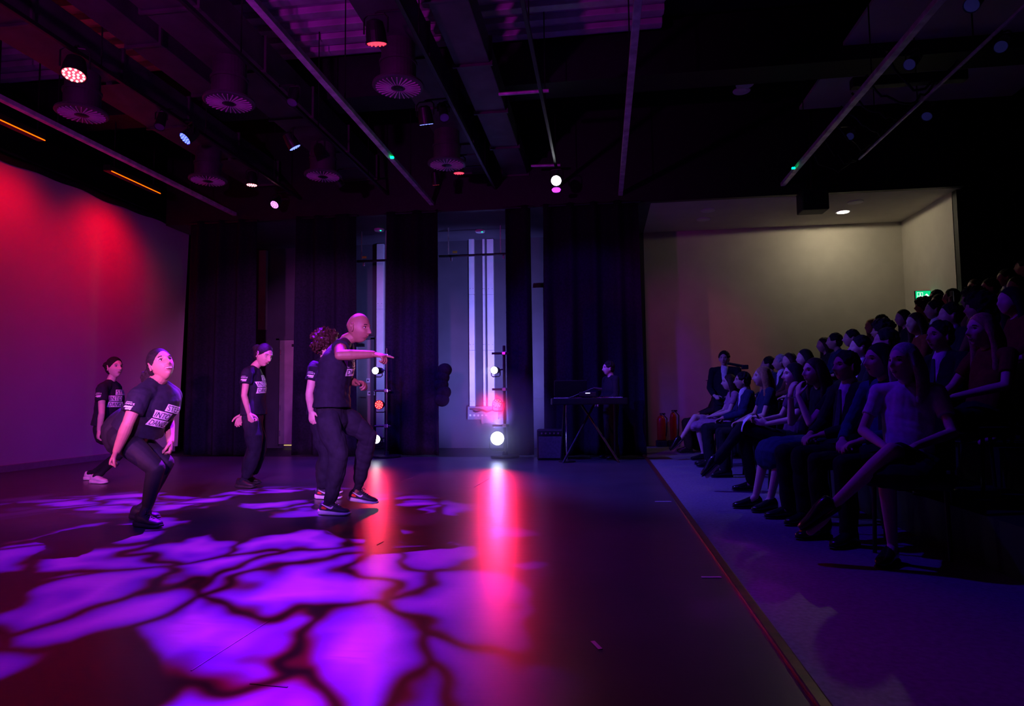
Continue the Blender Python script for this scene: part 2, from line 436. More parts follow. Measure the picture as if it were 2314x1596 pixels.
build('top_heading', bm, M_DRAPE, t, smooth=True)
bm = bmesh.new(); cyl(bm, (0, -6.8, 4.64), (0, 6.8, 4.64), 0.024, seg=10)
build('top_pipe', bm, M_BLACKMETAL, t)

M_LED = mat('led_red_orange', (0.3, 0.05, 0.02), 0.4, var=0, emit=(1.0, 0.09, 0.0), strength=3.5)
for i, (y0, y1, lab) in enumerate(((7.2, 7.95, 'glowing orange-red led batten nearer the camera over the cyclorama'), (9.2, 10.36, 'glowing orange-red led batten nearer the drapes over the cyclorama'))):
    t = thing('led_batten', lab, 'stage light', (-7.62, (y0 + y1) / 2, 4.62), group='led battens over the cyclorama')
    L = y1 - y0
    rot = Matrix.Rotation(RAD(-25), 4, 'Y')
    bm = bmesh.new(); box(bm, (-0.02, 0, 0.05), (0.12, L + 0.06, 0.1), None, 0.012); build('housing', bm, M_BLACKMETAL, t)
    bm = bmesh.new(); box(bm, (0.05, 0, -0.002), (0.012, L, 0.012), None, 0.003); build('led_strip', bm, M_LED, t)
    for s in (-1, 1):
        bm = bmesh.new(); yy = (y0 + y1) / 2 + s * L * 0.4; cyl(bm, (0, s * L * 0.4, 0.1), (0, s * L * 0.4, (5.99 if yy < 9.05 else 5.46 if yy < 9.65 else CZ - 0.02) - 4.62), 0.01, seg=8); build('drop_rod', bm, M_BLACKMETAL, t)

# ------------------------------------------------------------------ drapes
def drape(px0, px1, Y, label, pleats=2.2, z1=4.36, amp=0.07, seed=1, tie=None):
    a, b = at(px0, 900, Y), at(px1, 900, Y)
    x0, x1 = a.x, b.x
    W = x1 - x0
    rnd = random.Random(seed)
    t = thing('black_drape', label, 'curtain', ((x0 + x1) / 2, Y, 0), group='black masking drapes')
    bm = bmesh.new()
    nx, nz = max(24, int(W * 40)), 26
    ph = [rnd.uniform(0, 6.28) for _ in range(4)]
    for side in (0,):
        g = []
        for i in range(nx + 1):
            u = i / nx
            row = []
            for k in range(nz + 1):
                v = k / nz
                z = 0.015 + (z1 - 0.015) * v
                wob = 0.25 * math.sin(2.2 * v + ph[0]) + 0.3 * math.sin(u * 5 + ph[1])
                s = math.sin(u * W * pleats * 6.28 + ph[2] + wob * 2) + 0.4 * math.sin(u * W * pleats * 14.1 + ph[3] + wob)
                x = (u - 0.5) * W * (1 + 0.05 * (1 - v))
                row.append(bm.verts.new((x, amp * s * (0.75 + 0.35 * (1 - v)), z)))
            g.append(row)
        for i in range(nx):
            for k in range(nz): bm.faces.new((g[i][k], g[i + 1][k], g[i + 1][k + 1], g[i][k + 1]))
    o = build('cloth', bm, M_DRAPE, t, smooth=True)
    sm = o.modifiers.new('thick', 'SOLIDIFY'); sm.thickness = 0.006
    bm = bmesh.new(); cyl(bm, (-W / 2 - 0.05, 0, z1 - 0.03), (W / 2 + 0.05, 0, z1 - 0.03), 0.022, seg=10)
    build('curtain_pipe', bm, M_BLACKMETAL, t)
    return t
drape(420, 570, 11.3, 'wide black drape beside the edge of the red cyclorama', seed=3)
drape(668, 800, 11.3, 'black drape covering half of the pale door', seed=5)
drape(874, 992, 11.3, 'black drape between the two lamp booms', seed=7)
drape(1146, 1203, 11.3, 'narrow black drape right of the lit white trunking', seed=9)
drape(1234, 1452, 11.3, 'broad black drape behind the keyboard player', seed=11)
# bundled cloth against the middle drape
bm = bmesh.new()
c = at(1000, 870, 11.22)
for k in range(5): ball(bm, c + V((0.03 * math.sin(k * 2.0), 0.02 * k - 0.04, 0.13 * (k - 2))), (0.13, 0.09, 0.12), 14, 10)
tag(build('drape_bundle', bm, M_DRAPE, smooth=True), 'gathered bundle of black cloth hanging on the middle drape', 'curtain')

# ------------------------------------------------------------------ passage wall fittings
def vbox(name, px0, px1, py0, py1, Y, depth, m, label, cat, bev=0.004, parent=None):
    a, b = at(px0, (py0 + py1) / 2, Y), at(px1, (py0 + py1) / 2, Y)
    z1, z0 = at((px0 + px1) / 2, py0, Y).z, at((px0 + px1) / 2, py1, Y).z
    o = bbox(name, (0, 0, 0), (b.x - a.x, depth, z1 - z0), m, parent, min(bev, (b.x - a.x) * 0.2), ((a.x + b.x) / 2, Y + depth / 2, (z0 + z1) / 2))
    return tag(o, label, cat) if label else o
def trunk(px0, px1, py0, py1, label, joints=3, grp='white cable trunking on the wing wall'):
    Y = 13.5
    a, b = at(px0, 700, Y), at(px1, 700, Y)
    z1, z0 = at((px0 + px1) / 2, py0, Y).z, at((px0 + px1) / 2, py1, Y).z
    t = thing('cable_trunking', label, 'trunking', ((a.x + b.x) / 2, 13.545, z0), group=grp)
    wd = b.x - a.x
    H = (z1 - z0) / joints
    for k in range(joints):
        bbox('lid', (0, 0, H * (k + 0.5)), (wd, 0.1, H - 0.004), M_WHITEPAINT, t, 0.004)
        for s in (-1, 1):
            bm = bmesh.new(); cyl(bm, (s * wd * 0.28, -0.05, H * k + 0.12), (s * wd * 0.28, -0.056, H * k + 0.12), 0.006, seg=8)
            build('screw', bm, M_BLACKMETAL, t)
trunk(1060, 1072, 540, 920, 'leftmost white trunking of the trio above the socket panel')
trunk(1091, 1096, 540, 920, 'thin white trunking in the middle of the trio')
trunk(1101, 1116, 540, 920, 'widest bright white trunking behind the lamp boom')
trunk(851, 866, 551, 1000, 'white trunking behind the pointing dancer')
trunk(796, 806, 780, 1000, 'half hidden trunking beside the pointing dancer', 2)
vbox('wall_panel', 1204, 1229, 650, 900, 13.5, 0.06, M_GREYWALL, 'tall grey panel right of the narrow drape', 'panel')
vbox('steel_post', 584, 600, 566, 745, 13.5, 0.095, M_DOOR, 'reddish upright post above the walking dancer with bun', 'post')
vbox('conduit', 569, 572, 600, 800, 13.57, 0.025, M_GREYPLASTIC, 'thin upright conduit left of the reddish post', 'conduit')

t = thing('socket_panel', 'grey connection panel under the white trunking', 'panel', at(1090, 933, 13.45))
sp0 = t.location.copy()
def panel(name, px0, px1, py0, py1, dy, m, dep=0.05):
    a, b = at(px0, py0, 13.45), at(px1, py1, 13.45)
    o = bbox(name, (0, 0, 0), (b.x - a.x, dep, a.z - b.z), m, t, 0.005)
    o.location = V(((a.x + b.x) / 2, 13.45 + dy, (a.z + b.z) / 2)) - sp0
panel('faceplate', 1057, 1126, 919, 948, 0.03, M_GREYPLASTIC, 0.08)
panel('lower_box', 1094, 1115, 940, 956, 0.0, M_GREYPLASTIC, 0.07)
panel('side_box', 1088, 1094, 940, 958, 0.0, M_GREYPLASTIC, 0.07)
for k in range(5): panel('socket', 1061 + k * 9, 1065 + k * 9, 937, 941, -0.02, M_WHITEPAINT, 0.02)
panel('port_row', 1062, 1086, 923, 926, -0.02, M_BLACKMETAL, 0.02)
bm = bmesh.new(); pipe(bm, [at(1070 + 5 * k, 929 + 2 * math.sin(k * 1.3), 13.38) - sp0 for k in range(10)], 0.02, 8)
build('cable', bm, M_BLACKMETAL, t, smooth=True)

for px, py, s, lab in ((832, 860, 5, 'small light switch beside the upper boom lamp'), (835, 889, 6, 'square wall socket above the red boom lamp'), (845, 889, 3, 'narrow switch plate next to the square socket')):
    a = at(px, py, 13.55)
    t = thing('wall_switch', lab, 'switch', a)
    bbox('plate', (0, 0, 0), (s * 0.0165, 0.02, 0.09), M_WHITEPAINT, t, 0.004)
    bbox('rocker', (0, -0.012, 0), (s * 0.006, 0.01, 0.03), M_BLACKMETAL, t, 0.002)

M_GAP = mat('door_gap_light', (0.5, 0.4, 0.1), 0.5, var=0, emit=(1.0, 0.75, 0.25), strength=0.8)
def door(n, px0, W, label, py0=772):
    a = at(px0, 1004, WY)
    t = tag(empty('door_%d' % n, (a.x + W / 2, WY - 0.03, 0.03)), label, 'door', kind='structure')
    H = at(px0, py0, WY).z - 0.03
    bm = bmesh.new(); box(bm, (0, 0, H / 2 + 0.02), (W, 0.05, H), None, 0.004); build('leaf', bm, M_DOOR, t)
    for s in (-1, 1): bbox('frame_post', (s * (W / 2 + 0.04), 0, H / 2 + 0.02), (0.07, 0.09, H + 0.08), M_GREYWALL, t)
    bbox('frame_head', (0, 0, H + 0.06), (W + 0.15, 0.09, 0.07), M_GREYWALL, t)
    bbox('threshold_gap', (0.04, -0.02, -0.004), (W * 0.8, 0.02, 0.016), M_GAP, t)
    for z in (0.25, 0.8, H - 0.25): bbox('hinge', (-W / 2 + 0.03, -0.035, z), (0.02, 0.02, 0.12), M_STEEL, t)
    bbox('closer_body', (0.02, -0.05, H - 0.1), (0.3, 0.06, 0.06), M_BLACKMETAL, t, 0.006)
    bm = bmesh.new(); cyl(bm, (-0.05, -0.07, H - 0.07), (0.14, -0.09, H - 0.01), 0.012, seg=8); build('closer_arm', bm, M_BLACKMETAL, t)
    bm = bmesh.new(); cyl(bm, (W / 2 - 0.08, -0.06, 1.0), (W / 2 - 0.2, -0.06, 1.0), 0.011, seg=8); build('handle', bm, M_STEEL, t)
door(1, 632, 0.86, 'pale door with closer half covered by a black drape')
door(2, 778, 0.6, 'pale door behind the pointing dancer')

def rail(px0, px1, py, label):
    a, b = at(px0, py + 4, 12.5), at(px1, py - 2, 12.5)
    z = a.z
    t = thing('hanging_rail', label, 'rail', ((a.x + b.x) / 2, 12.5, z), group='hanging rails in the passage')
    W = b.x - a.x
    bm = bmesh.new(); cyl(bm, (-W / 2, 0, 0), (W / 2, 0, 0), 0.024, seg=12); build('tube', bm, M_BLACKMETAL, t)
    for s in (-0.36, 0.40):
        bm = bmesh.new(); cyl(bm, (s * W, 0, 0), (s * W, 0, SZ - z), 0.012, seg=8); build('drop_rod', bm, M_BAR, t)
        bm = bmesh.new(); box(bm, (s * W + 0.06, -0.02, -0.07), (0.03, 0.05, 0.07), None, 0.008); build('clamp', bm, M_STEEL, t)
    bbox('load_tag', (-0.26 * W, -0.03, 0.07), (0.09, 0.01, 0.045), M_YELLOW, t)
rail(992, 1147, 576, 'black hanging rail crossing the white trunking trio')
rail(807, 880, 587, 'black hanging rail behind the pointing dancer')

# emergency luminaires on the soffit
for (px, py, lab) in ((1085, 521, 'white emergency light fitting above the white trunking'), (857, 518, 'dim ceiling fitting above the pointing dancer'), (1321, 492, 'dim ceiling fitting above the broad drape')):
    p = atz(px, py, SZ)
    if p.y < BY + 0.1: p = atz(px, py, SZ); p.y = BY + 0.25
    t = thing('ceiling_fitting', lab, 'light', (p.x, p.y, SZ))
    bm = bmesh.new(); lathe(bm, [(0.02, -0.05), (0.09, -0.04), (0.1, -0.02), (0.1, 0.0)], 20); build('dome', bm, M_WHITEPAINT, t)
    bm = bmesh.new(); ball(bm, (0.05, -0.06, -0.045), 0.012, 8, 6); build('indicator', bm, M_GREEN, t)

# downlights
M_DOWN = mat('downlight_lens', (0.9, 0.9, 0.85), 0.4, var=0, emit=(1.0, 0.93, 0.75), strength=18)
def downlight(px, py, z, lab, lit=False):
    p = atz(px, py, z - 0.015)
    t = thing('downlight', lab, 'downlight', (p.x, p.y, z), group='round downlights')
    bm = bmesh.new(); lathe(bm, [(0.10, -0.012), (0.125, -0.014), (0.13, -0.004), (0.13, 0.0)], 28); build('bezel', bm, M_WHITEPAINT, t)
    bm = bmesh.new(); lathe(bm, [(0.03, -0.02), (0.099, -0.016), (0.099, -0.005)], 28); build('lens', bm, M_DOWN if lit else M_WHITEPAINT, t)
    return p
p = downlight(1905, 480, SZ, 'lit round downlight in the soffit near the cream wall', True)
spot('downlight_lamp', (p.x, p.y, SZ - 0.05), (p.x, p.y, 0), (1.0, 0.86, 0.58), 27, 179, 0.03, 0.05)
downlight(1933, 458, SZ, 'unlit downlight just above the lit one')
downlight(1600, 477, SZ, 'unlit upper downlight over the dark end of the cream wall')
downlight(1590, 497, SZ, 'unlit lower downlight over the dark end of the cream wall')
downlight(1683, 193, 5.6, 'faint downlight in the dark ceiling, upper of a pair')
downlight(1676, 207, 5.6, 'faint downlight in the dark ceiling, lower of a pair')
# projector
p = at(1836, 458, 11.35)
t = thing('projector', 'black projector box hanging in front of the soffit', 'projector', (p.x, 11.35, 4.2))
bbox('body', (0, 0, 0), (0.42, 0.34, 0.36), M_BLACK, t, 0.02)
bm = bmesh.new(); cyl(bm, (-0.1, -0.17, -0.02), (-0.1, -0.22, -0.02), 0.06, seg=20); build('lens_barrel', bm, M_BLACKMETAL, t)
bm = bmesh.new(); cyl(bm, (0, 0, 0.18), (0, 0, CZ - 4.22), 0.03, seg=12); build('ceiling_pole', bm, M_BLACKMETAL, t)

# exit sign
M_EXIT = mat('exit_green', (0.0, 0.3, 0.12), 0.5, var=0, emit=(0.0, 0.75, 0.26), strength=0.9)
M_EXITW = mat('exit_white', (0.8, 0.9, 0.85), 0.5, var=0, emit=(0.75, 1.0, 0.9), strength=1.0)
p = at(2086, 672, 12.6)
t = thing('exit_sign', 'lit green exit sign with running figure and up arrow', 'sign', p)
bbox('housing', (0, 0.02, 0), (0.26, 0.04, 0.24), M_BLACKMETAL, t, 0.006)
bbox('face', (0, -0.004, 0), (0.245, 0.012, 0.225), M_EXIT, t, 0.004)
bbox('wall_bracket', (0.2, 0.02, 0.08), (0.14, 0.03, 0.03), M_BLACKMETAL, t)
bm = bmesh.new()
for q, s, r in (((0.055, -0.012, -0.02), (0.022, 0.006, 0.11), 0), ((0.035, -0.012, 0.03), (0.018, 0.006, 0.065), 0.75), ((0.075, -0.012, 0.03), (0.018, 0.006, 0.065), -0.75)):
    box(bm, q, s, Matrix.Rotation(r, 4, 'Y'))
build('arrow', bm, M_EXITW, t)
bm = bmesh.new()
for q, s, r in (((-0.055, -0.012, 0.01), (0.02, 0.006, 0.07), 0.15), ((-0.068, -0.012, -0.045), (0.014, 0.006, 0.06), 0.5), ((-0.04, -0.012, -0.045), (0.014, 0.006, 0.06), -0.5),
                ((-0.075, -0.012, 0.02), (0.03, 0.006, 0.012), 0.5), ((-0.03, -0.012, 0.02), (0.03, 0.006, 0.012), 0.4)):
    box(bm, q, s, Matrix.Rotation(r, 4, 'Y'))
ball(bm, (-0.05, -0.012, 0.06), (0.013, 0.004, 0.013), 10, 8)
build('running_figure', bm, M_EXITW, t)
bm = bmesh.new()
for q, s in (((-0.055, -0.0115, 0.085), (0.09, 0.005, 0.008)), ((-0.1, -0.0115, 0.0), (0.008, 0.005, 0.17)), ((-0.01, -0.0115, 0.0), (0.008, 0.005, 0.17))): box(bm, q, s)
build('door_outline', bm, M_EXITW, t)

# ------------------------------------------------------------------ stage lamps
def lens_mat(name, c, s): return mat(name, tuple(min(1, x * 0.5 + 0.05) for x in c), 0.3, var=0, emit=c, strength=s)
M_LRED = lens_mat('lens_red', (1.0, 0.05, 0.10), 1.6)
M_LREDHOT = lens_mat('diode_pink', (1.0, 0.35, 0.4), 3.5)
M_LBLUE = lens_mat('lens_blue', (0.03, 0.06, 1.0), 2.5)
M_LBLUEHOT = lens_mat('diode_blue', (0.18, 0.25, 1.0), 2.2)
M_LVIO = lens_mat('lens_violet', (0.5, 0.05, 1.0), 2.2)
M_LWHITE = lens_mat('lens_white', (0.9, 0.95, 1.0), 9)
M_LBLIND = lens_mat('lens_blinding_white', (0.80, 0.88, 1.0), 9)
M_LGLINT = lens_mat('lens_blue_glint', (0.06, 0.07, 0.4), 0.06)  # glow paints a blue glint into the audience lamp lenses
M_RB = lens_mat('boom_red', (1.0, 0.01, 0.01), 3)
M_RBHOT = lens_mat('boom_red_diode', (1.0, 0.14, 0.09), 5)

def par(loc, target, label, m_lens, m_led=None, r=0.10, depth=0.2, leds=(1, 6, 12), hang='up', name='par_can', cat='stage light', group=None, hangz=4.72, arm=None):
    """a par can: body, bezel, lens, diodes, yoke; local +Z is the beam"""
    loc = V(loc)
    t = thing(name, label, cat, loc, group=group)
    q = (V(target) - loc).to_track_quat('Z', 'Y').to_matrix().to_4x4()
    bm = bmesh.new(); lathe(bm, [(r * 0.45, -depth), (r * 0.8, -depth * 0.9), (r * 0.97, -depth * 0.45), (r, 0.0), (r * 1.07, 0.0), (r * 1.07, 0.02), (r * 0.98, 0.02), (r * 0.97, 0.008)], 28, q)
    build('body', bm, M_BLACKMETAL, t, smooth=False)
    bm = bmesh.new(); lathe(bm, [(r * 0.96, 0.004), (r * 0.95, 0.012), (r * 0.3, 0.014)], 28, q)
    build('lens', bm, m_lens, t)
    if m_led:
        bm = bmesh.new()
        for ring, n in enumerate(leds):
            for k in range(n):
                a = k * 2 * math.pi / n + ring * 0.3
                rr = r * 0.8 * ring / (len(leds) - 1)
                ball(bm, q @ V((rr * math.cos(a), rr * math.sin(a), 0.016)), r * 0.12, 8, 6)
        o = build('diodes', bm, m_led, t); o['kind'] = 'stuff'
    # yoke
    side = (q @ V((1, 0, 0)))
    side.z = 0
    if side.length < 0.1: side = V((1, 0, 0))
    side.normalize()
    mid = q @ V((0, 0, -depth * 0.4))
    top = V((0, 0, r * 1.9 if hang == 'up' else -r * 1.7)) + mid
    bm = bmesh.new()
    e = r * 1.2
    pipe(bm, [mid + side * e, mid + side * e + (top - mid) * 0.8, top + side * e * 0.7, top - side * e * 0.7, mid - side * e + (top - mid) * 0.8, mid - side * e], 0.009, 6)
    build('yoke', bm, M_BLACKMETAL, t)
    if hang == 'up':
        zz = hangz - loc.z
        zz = max(zz, top.z + 0.02)
        bx = min((-5.47, -3.80, -1.82, -0.67, 3.05, 4.0), key=lambda q: abs(q - loc.x - top.x)) - loc.x
        bm = bmesh.new(); pipe(bm, [top, (top.x, top.y, zz - 0.01), (top.x * 0.9 + bx * 0.1, top.y, zz), (bx, top.y, zz)], 0.013, 8); build('clamp', bm, M_BLACKMETAL, t)
    elif arm is not None:
        bm = bmesh.new(); cyl(bm, mid, V(arm) - loc, 0.012, seg=8); build('clamp', bm, M_BLACKMETAL, t)
    return t
PARS = [((167, 167), M_LRED, M_LREDHOT, 0.115, (0.12, -0.25), 'pink-red led par high above the cyclorama'),
        ((851, 95), M_LGLINT if False else M_LRED, M_LRED, 0.10, (0, 0.3), 'dim red led par near the top edge of the photo'),
        ((569, 416), M_LRED, M_LREDHOT, 0.085, (0, 0.0), 'small pink-red par above the dancer with the bun'),
        ((1037, 389), M_LRED, M_LRED, 0.085, (0, 0.1), 'dim red par beside the drum of the far diffuser'),
        ((985, 415), M_LRED, M_LRED, 0.06, (0, 0.4), 'smallest dim red par over the middle drape'),
        ((420, 312), M_LBLUE, M_LBLUEHOT, 0.085, (-0.55, -0.75), 'blue par tilted to the left'),
        ((665, 331), M_LBLUE, M_LBLUEHOT, 0.085, (0.5, 0.4), 'blue par tilted to the right'),
        ((963, 277), M_LBLUE, M_LBLUEHOT, 0.095, (0.05, 0.45), 'blue par next to the blue-lit duct'),
        ((770, 418), M_LBLUE, M_LBLUEHOT, 0.06, (0.6, 0.9), 'edge-on blue par behind the long drum diffuser'),
        ((621, 462), M_LVIO, M_LREDHOT, 0.075, (-0.1, -1.1), 'violet moving head lamp above the dancer with the bun'),
        ((1257, 408), M_LWHITE, None, 0.085, (-0.1, -1.6), 'bright white fresnel above the broad drape')]
for (px, py), ml, md, r, (dx, dy), lab in PARS:
    p = atz(px, py, 4.48)
    par(p, p + V((dx, dy, -1)), lab, ml, md, r, 0.2, group='lamps hanging over the stage')
for nm, lab in (('gobo_spot_violet', 'unlit-looking black profile spot over the middle of the stage'), ('gobo_spot_magenta', 'black profile spot beside the blue-lit duct'), ('gobo_spot_left', 'black profile spot between the cyclorama side ducts')):
    g = bpy.data.objects[nm]
    d = -V(g.matrix_world.col[2][:3]).normalized()
    par(g.location - d * 0.06, g.location + d, lab, M_LENSDARK, None, 0.06, 0.3, name='profile_lamp', group='profile spots over the stage')
p = atz(1257, 426, 4.4)
bm = bmesh.new(); lathe(bm, [(0.02, -0.06), (0.06, -0.05), (0.075, -0.02), (0.06, 0.0)], 20, Matrix.Translation(p))
tag(build('violet_reflection', bm, M_LVIO), 'glowing stand-in for the violet reflection just under the white fresnel', 'stage light')  # violet reflection below the fresnel, built as a glowing shape

AUD = [((2197, 10), 0.065, (-0.6, 0.4), 'blue-glinting lamp at the top right corner'), ((2056, 145), 0.06, (-0.7, 0.2), 'blue-glinting lamp among the truss cables'),
       ((1921, 308), 0.05, (-0.6, -0.2), 'small blue-glinting lamp below the truss cables'), ((2095, 262), 0.06, (-0.5, 0.3), 'pale cylindrical lamp right of the truss cables'),
       ((2262, 105), 0.06, (-0.6, 0.1), 'dim lamp near the right edge of the ceiling')]
for (px, py), r, (dx, dy), lab in AUD:
    p = atz(px, py, 4.45)
    par(p, p + V((dx, dy - 0.8, -0.7)), lab, M_LGLINT, None, r, 0.24, group='lamps on the audience bar', hangz=4.62)
# cables drooping between the audience bars
rnd = random.Random(4)
for k in range(7):
    y0 = 7.3 + 0.45 * k
    bm = bmesh.new()
    pts = [V((3.08 + 0.9 * u, y0 + 0.5 * u + 0.1 * math.sin(5 * u + k), 4.66 - (0.25 + 0.1 * rnd.random()) * 4 * u * (1 - u) + 0.02 * u)) for u in [i / 14 for i in range(15)]]
    pipe(bm, pts, 0.014, 6)
    tag(build('cable', bm, M_BLACK, smooth=True), ['first', 'second', 'third', 'fourth', 'fifth', 'sixth', 'last'][k] + ' black cable drooping between the audience bars, counted from the camera', 'cable', 'cables on the audience bars')
bm = bmesh.new(); box(bm, (0, 0, 0), (1.3, 0.12, 0.12), None, 0.01)
tag(build('cross_truss', bm, M_BLACK, loc=(3.75, 8.35, 4.8)), 'black cross beam between the audience bars', 'beam')

# ------------------------------------------------------------------ lamp booms
def boom(pxs, Y, name_words, lamp_px):
    base = V((at(pxs, 950, Y).x + 0.13, Y + 0.05, 0.02))
    t = thing('lamp_boom', 'black upright boom stand ' + name_words, 'stand', base, group='lamp booms at the wing')
    bm = bmesh.new(); lathe(bm, [(0.24, 0.0), (0.24, 0.02), (0.22, 0.03), (0.05, 0.035), (0.035, 0.09)], 28); build('base', bm, M_BLACKMETAL, t)
    bm = bmesh.new(); cyl(bm, (0, 0, 0.02), (0, 0, 1.85), 0.024, seg=12); build('pole', bm, M_BLACKMETAL, t)
    for z in (1.72, 1.12, 0.52):
        bm = bmesh.new(); cyl(bm, (0.08, -0.02, z), (-0.2, -0.05, z), 0.018, seg=10); build('side_arm', bm, M_BLACKMETAL, t)
        bm = bmesh.new(); box(bm, (0, -0.02, z), (0.07, 0.07, 0.06), None, 0.01); build('arm_clamp', bm, M_STEEL, t)
    (ax, ay), (bx, by), (cx, cy) = lamp_px
    a, b, c = at(ax, ay, Y - 0.08), at(bx, by, Y - 0.08), at(cx, cy, Y - 0.1)
    tgt = V((-2.6, 0, 0))
    par(a, V((a.x - 0.6, 2, 1.2)), 'white profile lamp atop the boom ' + name_words, M_LWHITE, None, 0.062, 0.26, name='profile_lamp', hang='side', arm=base + V((0, 0, a.z)))
    par(b, V((b.x - 0.2, 2, 0.9)), 'round red led lamp on the boom ' + name_words, M_RB, M_RBHOT, 0.075, 0.12, leds=(1, 5, 9), name='led_lamp', hang='side', arm=base + V((0, 0, b.z)))
    par(c, V((c.x + 0.6, 1, 0.95)), ('dazzling' if cx > 1000 else 'half hidden') + ' white lamp low on the boom ' + name_words, M_LBLIND if cx > 1000 else M_LWHITE, None, 0.115 if cx > 1000 else 0.075, 0.16, name='floor_lamp', hang='side', arm=base + V((0, 0, c.z)))  # dazzling lens made oversized to imitate bloom
    return a, b, c
a, b, c = boom(1122, 10.85, 'in front of the white trunking trio', ((1117, 837), (1124, 912), (1124, 991)))
spot('boom_white_top', a + V((0, -0.05, 0)), (-3.0, 5.5, 1.75), (0.75, 0.8, 1.0), 160, 26, 0.5, 0.06)
spot('boom_red', b + V((0, -0.06, 0)), (-1.7, 3.0, 0.3), (1.0, 0.01, 0.08), 420, 60, 0.9, 0.07)
spot('boom_white_floor', c + V((0, -0.06, 0)), (-1.2, 3.0, 0.6), (0.25, 0.28, 1.0), 2, 80, 0.8, 0.07)
GLOW = c.copy()
point('floor_lamp_glow', c + V((0, -0.14, 0)), (0.16, 0.2, 1.0), 2.2, 0.05)  # point light added before the lens to light the bloom volume
spot('trunking_fill', c + V((-0.05, 0.40, 0.2)), (-2.4, 13.5, 1.7), (0.24, 0.22, 1.0), 1000, 95, 0.8, 0.1)  # added spot behind the boom, brightens the white trunking trio
a, b, c = boom(855, 10.85, 'behind the pointing dancer', ((849, 838), (857, 915), (850, 993)))
spot('boom2_white_top', a + V((0, -0.05, 0)), (-3.2, 5.5, 1.75), (0.75, 0.8, 1.0), 130, 26, 0.5, 0.06)
spot('boom2_red', b + V((0, -0.06, 0)), (-3.6, 3.0, 0.3), (1.0, 0.01, 0.06), 60, 80, 0.9, 0.07)
spot('trunking_fill2', a + V((0.0, 0.45, 0.1)), (-4.7, 13.5, 2.2), (0.20, 0.25, 1.0), 130, 60, 0.9, 0.1)  # another added spot, lifts the trunking behind the pointing dancer

# ------------------------------------------------------------------ marks on the stage
def tape(pa, pb, wd, label):
    a, b = atz(*pa, 0.011), atz(*pb, 0.011)
    d = (b - a)
    bm = bmesh.new(); box(bm, (0, 0, 0), (d.length, wd, 0.003))
    tag(build('floor_tape', bm, M_TAPE, loc=((a.x + b.x) / 2, (a.y + b.y) / 2, 0.0115), rot=(0, 0, math.atan2(d.y, d.x))), label, 'tape', 'tape marks on the stage')
tape((1339, 1450), (1357, 1468), 0.018, 'short slanted white tape mark on the stage')
tape((1480, 1134), (1517, 1134), 0.022, 'white tape tick by the stage edge, far one')
tape((1585, 1305), (1630, 1305), 0.022, 'white tape tick by the stage edge, near one')

for k, (pa, pb, wd, lab) in enumerate((((432, 1516), (608, 1403), 0.006, 'long thin pale scratch across the violet light pool'), ((565, 1545), (650, 1553), 0.008, 'short pale scuff near the bottom edge of the photo'),
                          ((905, 1087), (932, 1080), 0.008, 'pale scuff right of the pointing dancer'), ((1072, 1101), (1105, 1082), 0.008, 'pale scuff in the red reflection'),
                          ((852, 1232), (866, 1224), 0.008, 'tiny pale scuff in the dancer shadow'))):
    a, b = atz(*pa, 0.011), atz(*pb, 0.011)
    d = b - a
    bm = bmesh.new(); box(bm, (0, 0, 0), (d.length, wd, 0.002), None, 0.0008)
    tag(build('floor_scuff', bm, mat('scuff', (0.25, 0.24, 0.27), 0.7), loc=((a.x + b.x) / 2, (a.y + b.y) / 2, 0.011), rot=(0, 0, math.atan2(d.y, d.x))), lab, 'scuff mark', 'scuff marks on the stage')
